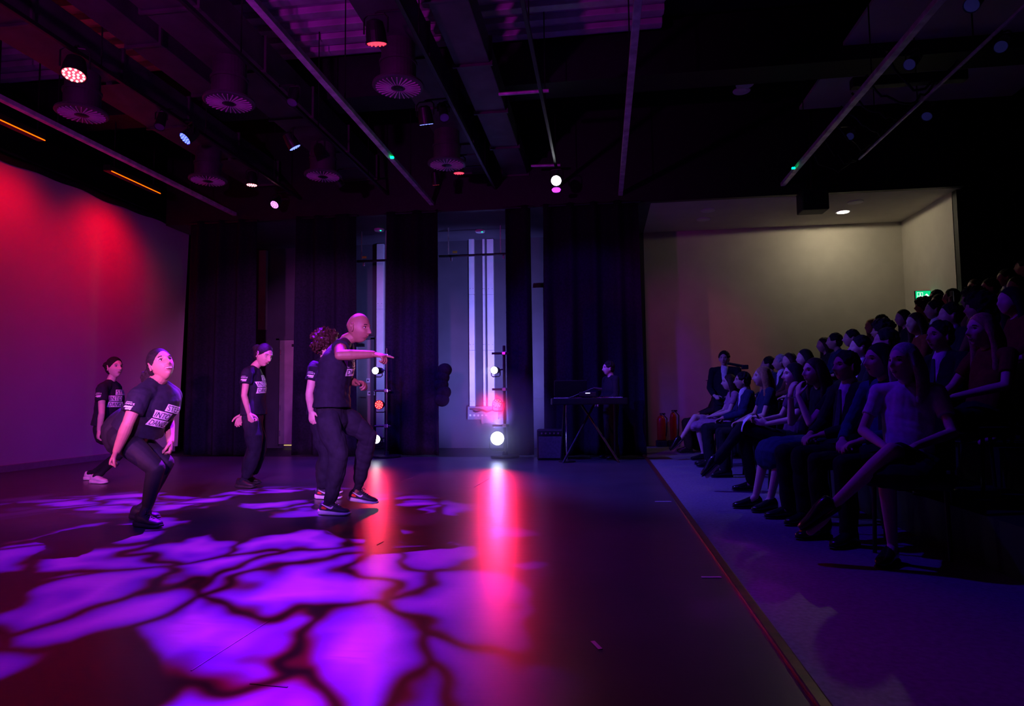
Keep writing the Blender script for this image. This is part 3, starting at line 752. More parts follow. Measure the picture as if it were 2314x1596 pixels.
# ------------------------------------------------------------------ figures
class MB:
    def __init__(s): s.v, s.f = [], []
    def add(s, vs, fs):
        o = len(s.v); s.v += [tuple(q) for q in vs]; s.f += [tuple(i + o for i in q) for q in fs]
    def tube(s, pts, rad, lat=None, seg=14, round_ends=True, sub=3):
        pts = [V(p) for p in pts]
        rad = [r if hasattr(r, '__len__') else (r, r) for r in rad]
        P, R = [], []
        n = len(pts)
        for i in range(n - 1):        # Catmull-Rom
            p0, p1, p2, p3 = pts[max(i - 1, 0)], pts[i], pts[i + 1], pts[min(i + 2, n - 1)]
            for k in range(sub):
                t = k / sub
                P.append(0.5 * ((2 * p1) + (p2 - p0) * t + (2 * p0 - 5 * p1 + 4 * p2 - p3) * t * t + (3 * p1 - p0 - 3 * p2 + p3) * t ** 3))
                R.append(tuple(rad[i][j] * (1 - t) + rad[i + 1][j] * t for j in (0, 1)))
        P.append(pts[-1]); R.append(rad[-1])
        T = [(P[min(i + 1, len(P) - 1)] - P[max(i - 1, 0)]).normalized() for i in range(len(P))]
        if round_ends:
            r0, r1 = min(R[0]), min(R[-1])
            pre = [(P[0] - T[0] * r0 * math.sin(a), tuple(q * math.cos(a) + 1e-4 for q in R[0]), T[0]) for a in (1.45, 1.0, 0.5)]
            post = [(P[-1] + T[-1] * r1 * math.sin(a), tuple(q * math.cos(a) + 1e-4 for q in R[-1]), T[-1]) for a in (0.5, 1.0, 1.45)]
            P = [q[0] for q in pre] + P + [q[0] for q in post]
            R = [q[1] for q in pre] + R + [q[1] for q in post]
            T = [q[2] for q in pre] + T + [q[2] for q in post]
        vs, fs = [], []
        ref = V(lat) if lat is not None else None
        for p, r, t in zip(P, R, T):
            a = ref
            if a is None:
                a = V((0, 0, 1)) if abs(t.z) < 0.9 else V((0, 1, 0))
            a = (a - t * a.dot(t))
            if a.length < 1e-4: a = t.orthogonal()
            a.normalize()
            if ref is None: ref = a
            else: ref = a if lat is None else V(lat)
            b = t.cross(a)
            for k in range(seg):
                c, d = math.cos(k * 2 * math.pi / seg), math.sin(k * 2 * math.pi / seg)
                vs.append(p + a * c * r[0] + b * d * r[1])
        m = len(P)
        for i in range(m - 1):
            for k in range(seg):
                fs.append((i * seg + k, i * seg + (k + 1) % seg, (i + 1) * seg + (k + 1) % seg, (i + 1) * seg + k))
        fs.append(tuple(range(seg))[::-1]); fs.append(tuple((m - 1) * seg + k for k in range(seg)))
        s.add(vs, fs)
    def ell(s, c, r, rot=None, nu=16, nv=10):
        c = V(c); r = r if hasattr(r, '__len__') else (r, r, r)
        vs, fs = [], []
        for j in range(nv + 1):
            th = math.pi * (j + 0.02) / (nv + 0.04)
            for i in range(nu):
                ph = 2 * math.pi * i / nu
                q = V((r[0] * math.sin(th) * math.cos(ph), r[1] * math.sin(th) * math.sin(ph), r[2] * math.cos(th)))
                vs.append(c + (rot @ q if rot is not None else q))
        for j in range(nv):
            for i in range(nu):
                fs.append((j * nu + i, (j + 1) * nu + i, (j + 1) * nu + (i + 1) % nu, j * nu + (i + 1) % nu))
        fs.append(tuple(range(nu))); fs.append(tuple(nv * nu + i for i in range(nu))[::-1])
        s.add(vs, fs)
    def mesh(s, name, base=V((0, 0, 0))):
        me = bpy.data.meshes.new(name)
        me.from_pydata([tuple(V(q) - base) for q in s.v], [], s.f)
        bm = bmesh.new(); bm.from_mesh(me); bmesh.ops.recalc_face_normals(bm, faces=bm.faces); bm.to_mesh(me); bm.free()
        return me
    def finish(s, name, base, voxel, smooth=4, factor=0.5, fold=0.0, fscale=1.0, clip=None):
        me = s.mesh(name, base)
        o = bpy.data.objects.new(name, me); COL.objects.link(o)
        r = o.modifiers.new('r', 'REMESH'); r.mode = 'VOXEL'; r.voxel_size = voxel
        if smooth:
            q = o.modifiers.new('s', 'SMOOTH'); q.factor = factor; q.iterations = smooth
        dg = bpy.context.evaluated_depsgraph_get()
        m2 = bpy.data.meshes.new_from_object(o.evaluated_get(dg))
        bpy.data.objects.remove(o); bpy.data.meshes.remove(me)
        m2.name = name
        n = len(m2.vertices)
        if fold > 0:
            co = np.empty(n * 3); m2.vertices.foreach_get('co', co); co = co.reshape(-1, 3)
            no = np.empty(n * 3); m2.vertices.foreach_get('normal', no); no = no.reshape(-1, 3)
            rs = np.random.RandomState(len(name) + n % 97)
            d = np.zeros(n)
            for k in range(9):
                kv = rs.normal(size=3) * np.array([1.0, 1.0, 0.75]) * (14 + 5 * k) * fscale
                ph = rs.uniform(0, 6.28)
                warp = 1.2 * np.sin(co @ (rs.normal(size=3) * 9) + rs.uniform(0, 6))
                d += np.abs(np.sin(co @ kv * 0.5 + ph + warp)) ** 0.8 / (1 + 0.35 * k)
            d = (d - d.mean()) / (d.std() + 1e-9)
            co += no * (d * fold)[:, None]
            m2.vertices.foreach_set('co', co.ravel())
        m2.polygons.foreach_set('use_smooth', np.ones(len(m2.polygons), bool))
        m2.update()
        return m2

def head_frame(fwd, up):
    f = V(fwd).normalized(); u = V(up); u = (u - f * u.dot(f)).normalized()
    l = u.cross(f)
    return Matrix((f, l, u)).transposed()      # local x=face, y=left, z=up

def add_head(mb, c, R, sc=1.0, male=True, smile=0.0, nu=110, nv=84):
    th = np.linspace(0.01, math.pi - 0.01, nv)[:, None]
    ph = np.linspace(0, 2 * math.pi, nu, endpoint=False)[None, :]
    x = np.sin(th) * np.cos(ph); y = np.sin(th) * np.sin(ph); z = np.cos(th) * np.ones_like(ph)
    X, Y, Z = 0.098 * x, 0.0765 * y, 0.119 * z
    low = np.clip(-z, 0, 1)
    X = X + 0.016 * low ** 1.2 * (x > -2)
    Y = Y * (1 - (0.30 if male else 0.36) * low ** 1.5)
    X = np.where(x < 0, X * (1 - 0.50 * low ** 0.9), X)
    X = np.where(x > 0, np.sign(X) * (np.abs(X) ** 0.97) * 0.098 ** 0.03, X)
    fr = np.clip(x * 1.6, 0, 1)
    def g(y0, z0, sy, sz, amp):
        return amp * np.exp(-((Y - y0) / sy) ** 2 - ((Z - z0) / sz) ** 2) * fr
    D = g(0, 0.034, 0.044, 0.011, 0.0075)                              # brow
    D += g(0.031, 0.012, 0.016, 0.011, -0.0135) + g(-0.031, 0.012, 0.016, 0.011, -0.0135)
    D += g(0, 0.008, 0.0085, 0.018, 0.012) + g(0, -0.017, 0.0125, 0.017, 0.026) + g(0, -0.028, 0.020, 0.0085, 0.013)
    D += g(0.043, -0.022, 0.018, 0.018, 0.005) + g(-0.043, -0.022, 0.018, 0.018, 0.005)
    D += g(0, -0.050, 0.021, 0.0055, 0.0085) + g(0, -0.0635, 0.019, 0.006, 0.0085) + g(0, -0.0565, 0.026, 0.0028, -0.005)
    D += g(0, -0.078, 0.022, 0.006, -0.004) + g(0, -0.100, 0.021, 0.014, 0.009)
    if smile:
        D += g(0.032, -0.048, 0.009, 0.016, 0.006 * smile) + g(-0.032, -0.048, 0.009, 0.016, 0.006 * smile)
        D += g(0, -0.0565, 0.024, 0.006, -0.006 * smile)
    X = X + D
    P = np.stack([X, Y, Z], -1).reshape(-1, 3) * sc
    vs = [V(c) + R @ V(q) for q in P.tolist()]
    fs = []
    for j in range(nv - 1):
        for i in range(nu):
            fs.append((j * nu + i, (j + 1) * nu + i, (j + 1) * nu + (i + 1) % nu, j * nu + (i + 1) % nu))
    fs.append(tuple(range(nu))); fs.append(tuple((nv - 1) * nu + i for i in range(nu))[::-1])
    mb.add(vs, fs)
    for s in (-1, 1):          # ears: rim, lobe and a hollow
        e = R @ Matrix.Rotation(s * 0.35, 3, 'Z') @ Matrix.Rotation(-0.18, 3, 'Y')
        cc = V(c) + R @ V((-0.006 * sc, s * 0.076 * sc, -0.006 * sc))
        ring = [cc + e @ V((0.017 * math.cos(a) * sc, s * 0.008, (0.030 * math.sin(a) + 0.002) * sc)) for a in [k * 0.6 - 1.9 for k in range(9)]]
        mb.tube(ring, [0.0055 * sc] * 9, seg=8, sub=2)
        mb.ell(cc + e @ V((0, 0, -0.002)), (0.015 * sc, 0.005 * sc, 0.027 * sc), e, 12, 8)
        mb.ell(cc + e @ V((0.004 * sc, s * 0.004, -0.028 * sc)), (0.008 * sc, 0.006 * sc, 0.009 * sc), e, 8, 6)

def add_hand(mb, wr, d, n, thumb, curl=(0.5, 0.5, 0.5, 0.5), tcurl=0.5, sc=1.0, splay=0.0):
    """wr wrist, d hand direction, n palm-facing normal, thumb: side of the thumb"""
    wr, d = V(wr), V(d).normalized()
    n = V(n); n = (n - d * n.dot(d)).normalized()
    l = d.cross(n)
    if l.dot(V(thumb)) < 0: l = -l
    P = lambda a, b, c: wr + (d * a + l * b + n * c) * sc
    mb.tube([P(-0.005, 0, 0), P(0.03, 0.002, 0), P(0.07, 0.002, 0), P(0.092, 0.0, 0.002)], [(0.027 * sc, 0.019 * sc), (0.035 * sc, 0.018 * sc), (0.042 * sc, 0.016 * sc), (0.039 * sc, 0.011 * sc)], lat=l, seg=14)
    offs = (0.030, 0.010, -0.010, -0.029)
    lens = (0.074, 0.084, 0.078, 0.060)
    for k in range(4):
        p = P(0.088 - 0.004 * abs(k - 1.3), offs[k], 0.002)
        ang = 0.0
        dd = (d + l * splay * (1.3 - k)).normalized()
        pts = [p - dd * 0.02 * sc, p]
        for q in (0.45, 0.31, 0.26):
            ang += curl[k] * (1.0 if q > 0.4 else 1.15)
            p = p + (dd * math.cos(ang) + n * math.sin(ang)) * lens[k] * q * sc
            pts.append(p)
        mb.tube(pts, [0.0098 * sc, 0.0098 * sc, 0.0090 * sc, 0.0083 * sc, 0.0072 * sc], seg=9, sub=2)
    b = P(0.018, 0.026, 0.006)
    td = (l * 0.75 + d * 0.65 + n * 0.25).normalized()
    p1 = b + td * 0.038 * sc
    p2 = p1 + (td * math.cos(tcurl) + (d * 0.75 - l * 0.35 + n * 0.5).normalized() * math.sin(tcurl)) * 0.032 * sc
    p3 = p2 + (td * math.cos(tcurl * 1.7) + (d * 0.75 - l * 0.45 + n * 0.5).normalized() * math.sin(tcurl * 1.7)) * 0.026 * sc
    mb.tube([b, p1, p2, p3], [0.0155 * sc, 0.0125 * sc, 0.0105 * sc, 0.0085 * sc], seg=9, sub=2)

def lerp(a, b, t): return V(a) * (1 - t) + V(b) * t

def project_patch(bvh, verts2, faces, origin, outv, upv, off, scale=1.0):
    outv = V(outv).normalized(); upv = V(upv); upv = (upv - outv * upv.dot(outv)).normalized()
    rt = upv.cross(outv)
    res = []
    for u, v in verts2:
        st = V(origin) + rt * u + upv * v + outv * 0.4
        h = bvh.ray_cast(st, -outv, 0.7)
        res.append(None if h[0] is None else h[0] + h[1] * off)
    keep = [f for f in faces if all(res[i] is not None for i in f) and max((res[i] - res[f[0]]).length for i in f) < 0.1]
    used = sorted({i for f in keep for i in f}); mp = {i: k for k, i in enumerate(used)}
    me = bpy.data.meshes.new('print')
    me.from_pydata([tuple(res[i]) for i in used], [], [tuple(mp[i] for i in f) for f in keep])
    return me

def grid2(w, h, cx, cy, nx=22, ny=7, skew=0.0, skewr=None):
    skewr = skew if skewr is None else skewr
    vs = []
    for j in range(ny + 1):
        v = j / ny
        l, r = cx - w / 2 + skew * (v - 0.5), cx + w / 2 + skewr * (v - 0.5)
        vs += [(l + (r - l) * i / nx, cy - h / 2 + h * v) for i in range(nx + 1)]
    fs = [(j * (nx + 1) + i, j * (nx + 1) + i + 1, (j + 1) * (nx + 1) + i + 1, (j + 1) * (nx + 1) + i) for j in range(ny) for i in range(nx)]
    return vs, fs

M_PRINT = mat('white_print', (0.85, 0.85, 0.87), 0.7, var=0.03)
M_PRINTDARK = mat('dark_print', (0.015, 0.013, 0.03), 0.8, var=0.05)
M_SHIRT = mat('black_tshirt', (0.013, 0.012, 0.024), 0.85, var=0.2, scale=25, bump=0.12, bscale=300, spec=0.25)
M_TROUSER = mat('black_joggers', (0.014, 0.015, 0.024), 0.85, var=0.25, scale=18, bump=0.15, bscale=260, spec=0.25)
M_LEGGING = mat('black_leggings', (0.012, 0.011, 0.018), 0.7, var=0.15, scale=18, bump=0.06, bscale=300, spec=0.3)
M_EYEW = mat('eye_white', (0.8, 0.8, 0.8), 0.2, var=0)
M_IRIS = mat('iris', (0.03, 0.02, 0.015), 0.15, var=0)
M_TEETH = mat('teeth', (0.9, 0.9, 0.88), 0.25, var=0)
M_BROWN_SKIN = mat('skin_deep', (0.26, 0.13, 0.085), 0.55, var=0.10, scale=22, bump=0.05, bscale=300)
M_MID_SKIN = mat('skin_brown', (0.40, 0.22, 0.15), 0.58, var=0.08, scale=22, bump=0.05, bscale=300)
M_LIGHT_SKIN = mat('skin_light', (0.68, 0.44, 0.36), 0.6, var=0.07, scale=22, bump=0.05, bscale=300)
M_TAN_SKIN = mat('skin_tan', (0.55, 0.33, 0.25), 0.6, var=0.07, scale=22, bump=0.05, bscale=300)
M_LIP = mat('lips', (0.20, 0.05, 0.05), 0.4, var=0.1)
M_HAIR = mat('hair_dark', (0.016, 0.010, 0.012), 0.75, var=0.4, scale=60, bump=0.4, bscale=180, spec=0.2)
M_HAIRBROWN = mat('hair_brown', (0.045, 0.018, 0.014), 0.5, var=0.4, scale=60, bump=0.4, bscale=180, spec=0.2)
M_HAIRBLOND = mat('hair_blond', (0.42, 0.25, 0.12), 0.5, var=0.3, scale=60, bump=0.4, bscale=180, spec=0.2)
M_HAIRGREY = mat('hair_grey', (0.35, 0.33, 0.33), 0.55, var=0.3, scale=60, bump=0.4, bscale=180, spec=0.2)

def face_bits(par, base, c, R, sc=1.0, brow=True, lips=True, smile=False, closed=False, hairm=None):
    q4 = R.to_4x4()
    L = lambda x, y, z: V(c) + R @ (V((x, y, z)) * sc) - base
    for s in (-1, 1):
        bm = bmesh.new(); ball(bm, L(0.0700, s * 0.031, 0.0115), 0.0125 * sc, 14, 10)
        e = build('eye', bm, M_EYEW, par, smooth=True)
        bm = bmesh.new(); ball(bm, L(0.0760, s * 0.0315, 0.0105 if not closed else 0.004), 0.0078 * sc, 10, 8)
        build('iris', bm, M_IRIS, e, smooth=True)
        bm = bmesh.new(); pipe(bm, [L(0.0800, s * 0.019, 0.013), L(0.0845, s * 0.027, 0.0185), L(0.0830, s * 0.036, 0.0185), L(0.0745, s * 0.045, 0.012)], [0.0022 * sc, 0.0034 * sc, 0.0034 * sc, 0.002 * sc], 6)
        build('eyelid', bm, M_IRIS, e, smooth=True)
        if brow:
            bm = bmesh.new(); pipe(bm, [L(0.0905, s * 0.014, 0.030), L(0.0905, s * 0.028, 0.0365), L(0.0825, s * 0.044, 0.035), L(0.076, s * 0.050, 0.031)], [0.0028 * sc, 0.0038 * sc, 0.0033 * sc, 0.0015 * sc], 6)
            build('eyebrow', bm, hairm or M_HAIR, par, smooth=True)
    if smile:
        bm = bmesh.new(); ball(bm, L(0.089, 0, -0.0565), (0.0095 * sc, 0.025 * sc, 0.0050 * sc), 16, 8, q4); build('teeth', bm, M_TEETH, par, smooth=True)
    if lips:
        w_ = 0.028 if smile else 0.022
        dz = 0.0085 if smile else 0.0055
        ze = -0.046 if smile else -0.0545
        bm = bmesh.new()
        xs = 0.0975
        for z, r in ((-0.0565 + dz, 0.0042), (-0.0565 - dz, 0.0050)):
            pipe(bm, [L(xs - 0.016, -w_, ze), L(xs - 0.003, -w_ * 0.55, z), L(xs, 0, z), L(xs - 0.003, w_ * 0.55, z), L(xs - 0.016, w_, ze)], [0.0015 * sc, r * 0.8 * sc, r * sc, r * 0.8 * sc, 0.0015 * sc], 8)
        build('lips', bm, M_LIP, par, smooth=True)

def hair_mesh(kind, c, R, base, sc=1.0, seed=1, voxel=0.006):
    rnd = random.Random(seed)
    mb = MB()
    P = lambda x, y, z: V(c) + R @ (V((x, y, z)) * sc)
    sm = 2
    if kind in ('bun', 'tail', 'short', 'long', 'bob', 'crop', 'thin'):
        mb.ell(P(-0.013, 0, 0.027), (0.100 * sc, 0.0845 * sc, 0.107 * sc), R, 24, 16)
        mb.ell(P(-0.046, 0, -0.010), (0.068 * sc, 0.081 * sc, 0.078 * sc), R, 20, 12)
    if kind == 'bun':
        for k in range(46):
            d = V((rnd.gauss(0, 1), rnd.gauss(0, 1), rnd.gauss(0, 1))).normalized()
            mb.ell(P(-0.135, 0, 0.028) + (R @ d) * 0.040 * sc, 0.0155 * sc, None, 8, 6)
        mb.ell(P(-0.135, 0, 0.028), 0.045 * sc, None, 12, 8)
    if kind == 'tail':
        for k in range(160):
            t = rnd.random()
            cc = lerp(P(-0.13, 0, 0.02), P(-0.27, 0, -0.09), t) + V((0, 0, -0.05 * t * t))
            d = V((rnd.gauss(0, 1), rnd.gauss(0, 1), rnd.gauss(0, 1))).normalized()
            mb.ell(cc + d * (0.035 + 0.045 * math.sin(3.0 * t + 0.1)) * rnd.uniform(0.6, 1), 0.017 * sc, None, 8, 6)
        mb.tube([P(-0.09, 0, 0.02), P(-0.19, 0, -0.04), P(-0.26, 0, -0.11)], [0.035, 0.075, 0.045], seg=12)
    if kind == 'curly':
        cc = P(-0.03, 0, 0.045)
        mb.ell(cc, (0.125 * sc, 0.12 * sc, 0.115 * sc), R, 20, 14)
        for k in range(420):
            d = V((rnd.gauss(0, 1), rnd.gauss(0, 1), rnd.gauss(0, 0.9))).normalized()
            if d.x > 0.55 and d.z < 0.35: continue
            p = cc + R @ V((d.x * 0.132, d.y * 0.128, d.z * 0.118 - (0.03 if d.x < 0 and d.z < 0 else 0))) * rnd.uniform(0.88, 1.12) * sc
            mb.ell(p, rnd.uniform(0.010, 0.017) * sc, None, 8, 6)
        sm = 1
    if kind in ('short', 'crop'):
        for k in range(90):
            d = V((rnd.gauss(-0.15, 1), rnd.gauss(0, 1), abs(rnd.gauss(0.4, 0.8)))).normalized()
            if d.x > 0.75: continue
            mb.ell(P(-0.017 + d.x * 0.092, d.y * 0.082, 0.022 + d.z * 0.105), 0.018 * sc, None, 8, 6)
    if kind in ('long', 'bob'):
        ln = 0.36 if kind == 'long' else 0.17
        for s in (-1, 1):
            mb.tube([P(-0.01, s * 0.055, 0.06), P(-0.02, s * 0.088, -0.02), P(-0.035, s * 0.095, -0.12), P(-0.03, s * 0.098, -0.1 - ln * 0.5), P(-0.01, s * 0.09, -0.08 - ln)], [(0.05, 0.03), (0.055, 0.026), (0.05, 0.028), (0.05, 0.03), (0.025, 0.02)], lat=R @ V((1, 0, 0)), seg=12)
        mb.tube([P(-0.07, 0, 0.04), P(-0.105, 0, -0.06), P(-0.11, 0, -0.14), P(-0.115, 0, -0.09 - ln)], [(0.07, 0.04), (0.085, 0.035), (0.085, 0.035), (0.06, 0.02)], lat=R @ V((0, 1, 0)), seg=14)
    return mb.finish('hair', base, voxel, sm, 0.5)

def shoe(par, base, heel, fwd, ln=0.285, wd=0.098, style='trainer', up=V((0, 0, 1)), side=None):
    """heel: back point of the sole on the ground, fwd: toe direction"""
    f = V(fwd).normalized(); u = (up - f * up.dot(f)).normalized(); l = u.cross(f)
    H = V(heel) - base
    P = lambda a, b, c: H + f * a + l * b + u * c
    def loft(secs, nm, m, parent):
        bm = bmesh.new(); rings = []
        seg = 16
        for a, w_, z0, z1, e in secs:
            ring = []
            for k in range(seg):
                t = k * 2 * math.pi / seg
                cx, sx = math.cos(t), math.sin(t)
                px = math.copysign(abs(cx) ** e, cx) * w_ / 2
                pz = (z0 + z1) / 2 + math.copysign(abs(sx) ** e, sx) * (z1 - z0) / 2
                ring.append(bm.verts.new(P(a, px, pz)))
            rings.append(ring)
        for i in range(len(rings) - 1):
            for k in range(seg): bm.faces.new((rings[i][k], rings[i][(k + 1) % seg], rings[i + 1][(k + 1) % seg], rings[i + 1][k]))
        bm.faces.new(rings[0][::-1]); bm.faces.new(rings[-1])
        return build(nm, bm, m, parent, smooth=True)
    upm = {'trainer': mat('trainer_black', (0.035, 0.035, 0.045), 0.6, var=0.3), 'white': mat('trainer_white', (0.75, 0.73, 0.76), 0.55, var=0.1),
           'black': mat('trainer_plain_black', (0.02, 0.02, 0.024), 0.5, var=0.3), 'dress': mat('leather_black', (0.012, 0.012, 0.014), 0.25, var=0.2)}[style]
    som = {'trainer': mat('sole_white', (0.75, 0.74, 0.78), 0.5, var=0.05), 'white': mat('trainer_white', (0, 0, 0)), 'black': mat('sole_black', (0.018, 0.018, 0.02), 0.6, var=0.2), 'dress': mat('sole_black', (0, 0, 0))}[style]
    k = ln / 0.285
    sole_h = 0.034 if style != 'dress' else 0.018
    up_ = loft([(0.006, wd * .45, sole_h * .6, 0.085, .8), (0.03 * k, wd * .74, sole_h * .6, 0.112, .8), (0.075 * k, wd * .80, sole_h * .6, 0.108, .85), (0.115 * k, wd * .84, sole_h * .6, 0.100, .9),
                (0.16 * k, wd * .93, sole_h * .6, 0.082, .9), (0.205 * k, wd * .98, sole_h * .6, 0.066, .9), (0.25 * k, wd * .82, sole_h * .6, 0.056, .9), (0.278 * k, wd * .45, sole_h * .6, 0.045, .9)], 'shoe', upm, par)
    loft([(-0.004, wd * .5, 0.002, sole_h * 1.35, .6), (0.02 * k, wd * .82, 0.0, sole_h * 1.3, .5), (0.08 * k, wd * .86, 0.0, sole_h * 1.1, .5), (0.14 * k, wd * .9, 0.0, sole_h, .5), (0.205 * k, wd * 1.03, 0.0, sole_h * .85, .5),
          (0.255 * k, wd * .86, 0.003, sole_h * .8, .5), (0.288 * k, wd * .4, 0.012, sole_h * .85, .6)], 'sole', som, up_)
    if style in ('trainer', 'black'):
        bm = bmesh.new()
        for i in range(5):
            a = (0.118 + 0.019 * i) * k; z = 0.104 - 0.0085 * i
            pipe(bm, [P(a, -0.024, z - 0.006), P(a + 0.004, 0, z + 0.003), P(a, 0.024, z - 0.006)], 0.0034, 6)
        for s in (-1, 1): pipe(bm, [P(0.112 * k, 0, 0.112), P(0.128 * k, s * 0.018, 0.128), P(0.142 * k, s * 0.03, 0.112)], 0.003, 6)
        build('laces', bm, mat('lace_black', (0.03, 0.03, 0.035), 0.8), up_)
    if style == 'trainer':
        for s in (-1, 1):
            yy = lambda a: s * (wd * (0.40 + 0.16 * a / 0.2) + 0.001)
            def strip(nm, pts, m, th=0.006):
                bm = bmesh.new()
                vs0 = [bm.verts.new(P(a * k, yy(a) - s * 0.012, z)) for a, z in pts]
                vs1 = [bm.verts.new(P(a * k, yy(a) + s * 0.0015, z)) for a, z in pts]
                n = len(pts)
                bm.faces.new(vs1); bm.faces.new(vs0[::-1])
                for i in range(n): bm.faces.new((vs0[i], vs0[(i + 1) % n], vs1[(i + 1) % n], vs1[i]))
                build(nm, bm, m, up_)
            # curved tick mark and red heel window, one on each side
            strip('side_tick', [(0.045, 0.092), (0.085, 0.073), (0.115, 0.060), (0.135, 0.056), (0.150, 0.062), (0.156, 0.074), (0.150, 0.080), (0.141, 0.072), (0.130, 0.069), (0.110, 0.072), (0.080, 0.083)], mat('tick_white', (0.8, 0.8, 0.85), 0.5, var=0))
            strip('heel_window', [(0.040, 0.062), (0.050, 0.074), (0.065, 0.074), (0.088, 0.061), (0.090, 0.052), (0.075, 0.050), (0.05, 0.053)], mat('tag_red', (0.75, 0.07, 0.03), 0.5, var=0))
    return up_

def tshirt_print(par, shirt_me, base, chest, out, up, sleeve=None, sc=1.0, sleeve_out=(0, -1, 0), sleeve_up=(0, 0, 1)):
    bvh = BVHTree.FromPolygons([tuple(v.co) for v in shirt_me.vertices], [tuple(p.vertices) for p in shirt_me.polygons])
    c = V(chest) - base
    rows = [('STEP', 0.165, 0.035, 0.075, 0.012), ('INTO', 0.175, -0.045, 0.0, -0.015), ('DANCE', 0.205, -0.03, -0.075, 0.010)]
    for wd_, w_, cx, cy, sk in rows:
        g = grid2(w_ * sc, 0.066 * sc, cx * sc, cy * sc, skew=sk * sc, skewr=-sk * 0.4)
        me = project_patch(bvh, g[0], g[1], c, out, up, 0.0035)
        if not me.polygons: continue
        pn = link('print_panel', me, M_PRINT, par)
        tm = text_mesh(wd_, 0.066 * sc)
        xs = [v.co.x for v in tm.vertices]; k = (w_ * 0.86 * sc) / (max(xs) - min(xs)); mx = (max(xs) + min(xs)) / 2
        ys = [v.co.y for v in tm.vertices]; my = (max(ys) + min(ys)) / 2
        me2 = project_patch(bvh, [((v.co.x - mx) * k + cx * sc, (v.co.y - my) * 1.05 + cy * sc) for v in tm.vertices], [tuple(p.vertices) for p in tm.polygons], c, out, up, 0.0065)
        if me2.polygons: link('lettering', me2, M_PRINTDARK, pn)
        bpy.data.meshes.remove(tm)
    if sleeve is not None:
        cs = V(sleeve) - base
        tm = text_mesh('DANCE', 0.022)
        me2 = project_patch(bvh, [(v.co.x * 0.92, v.co.y + 0.014) for v in tm.vertices], [tuple(p.vertices) for p in tm.polygons], cs, sleeve_out, sleeve_up, 0.005)
        if me2.polygons: link('sleeve_lettering', me2, M_PRINT, par)
        for cy, w_, h_, cx in ((0.029, 0.045, 0.003, -0.008), (-0.010, 0.058, 0.013, -0.003), (-0.024, 0.04, 0.007, 0.003)):
            g = grid2(w_, h_, cx, cy, 12, 3, 0.008)
            me2 = project_patch(bvh, g[0], g[1], cs, sleeve_out, sleeve_up, 0.005)
            if me2.polygons: link('sleeve_mark', me2, M_PRINT, par)

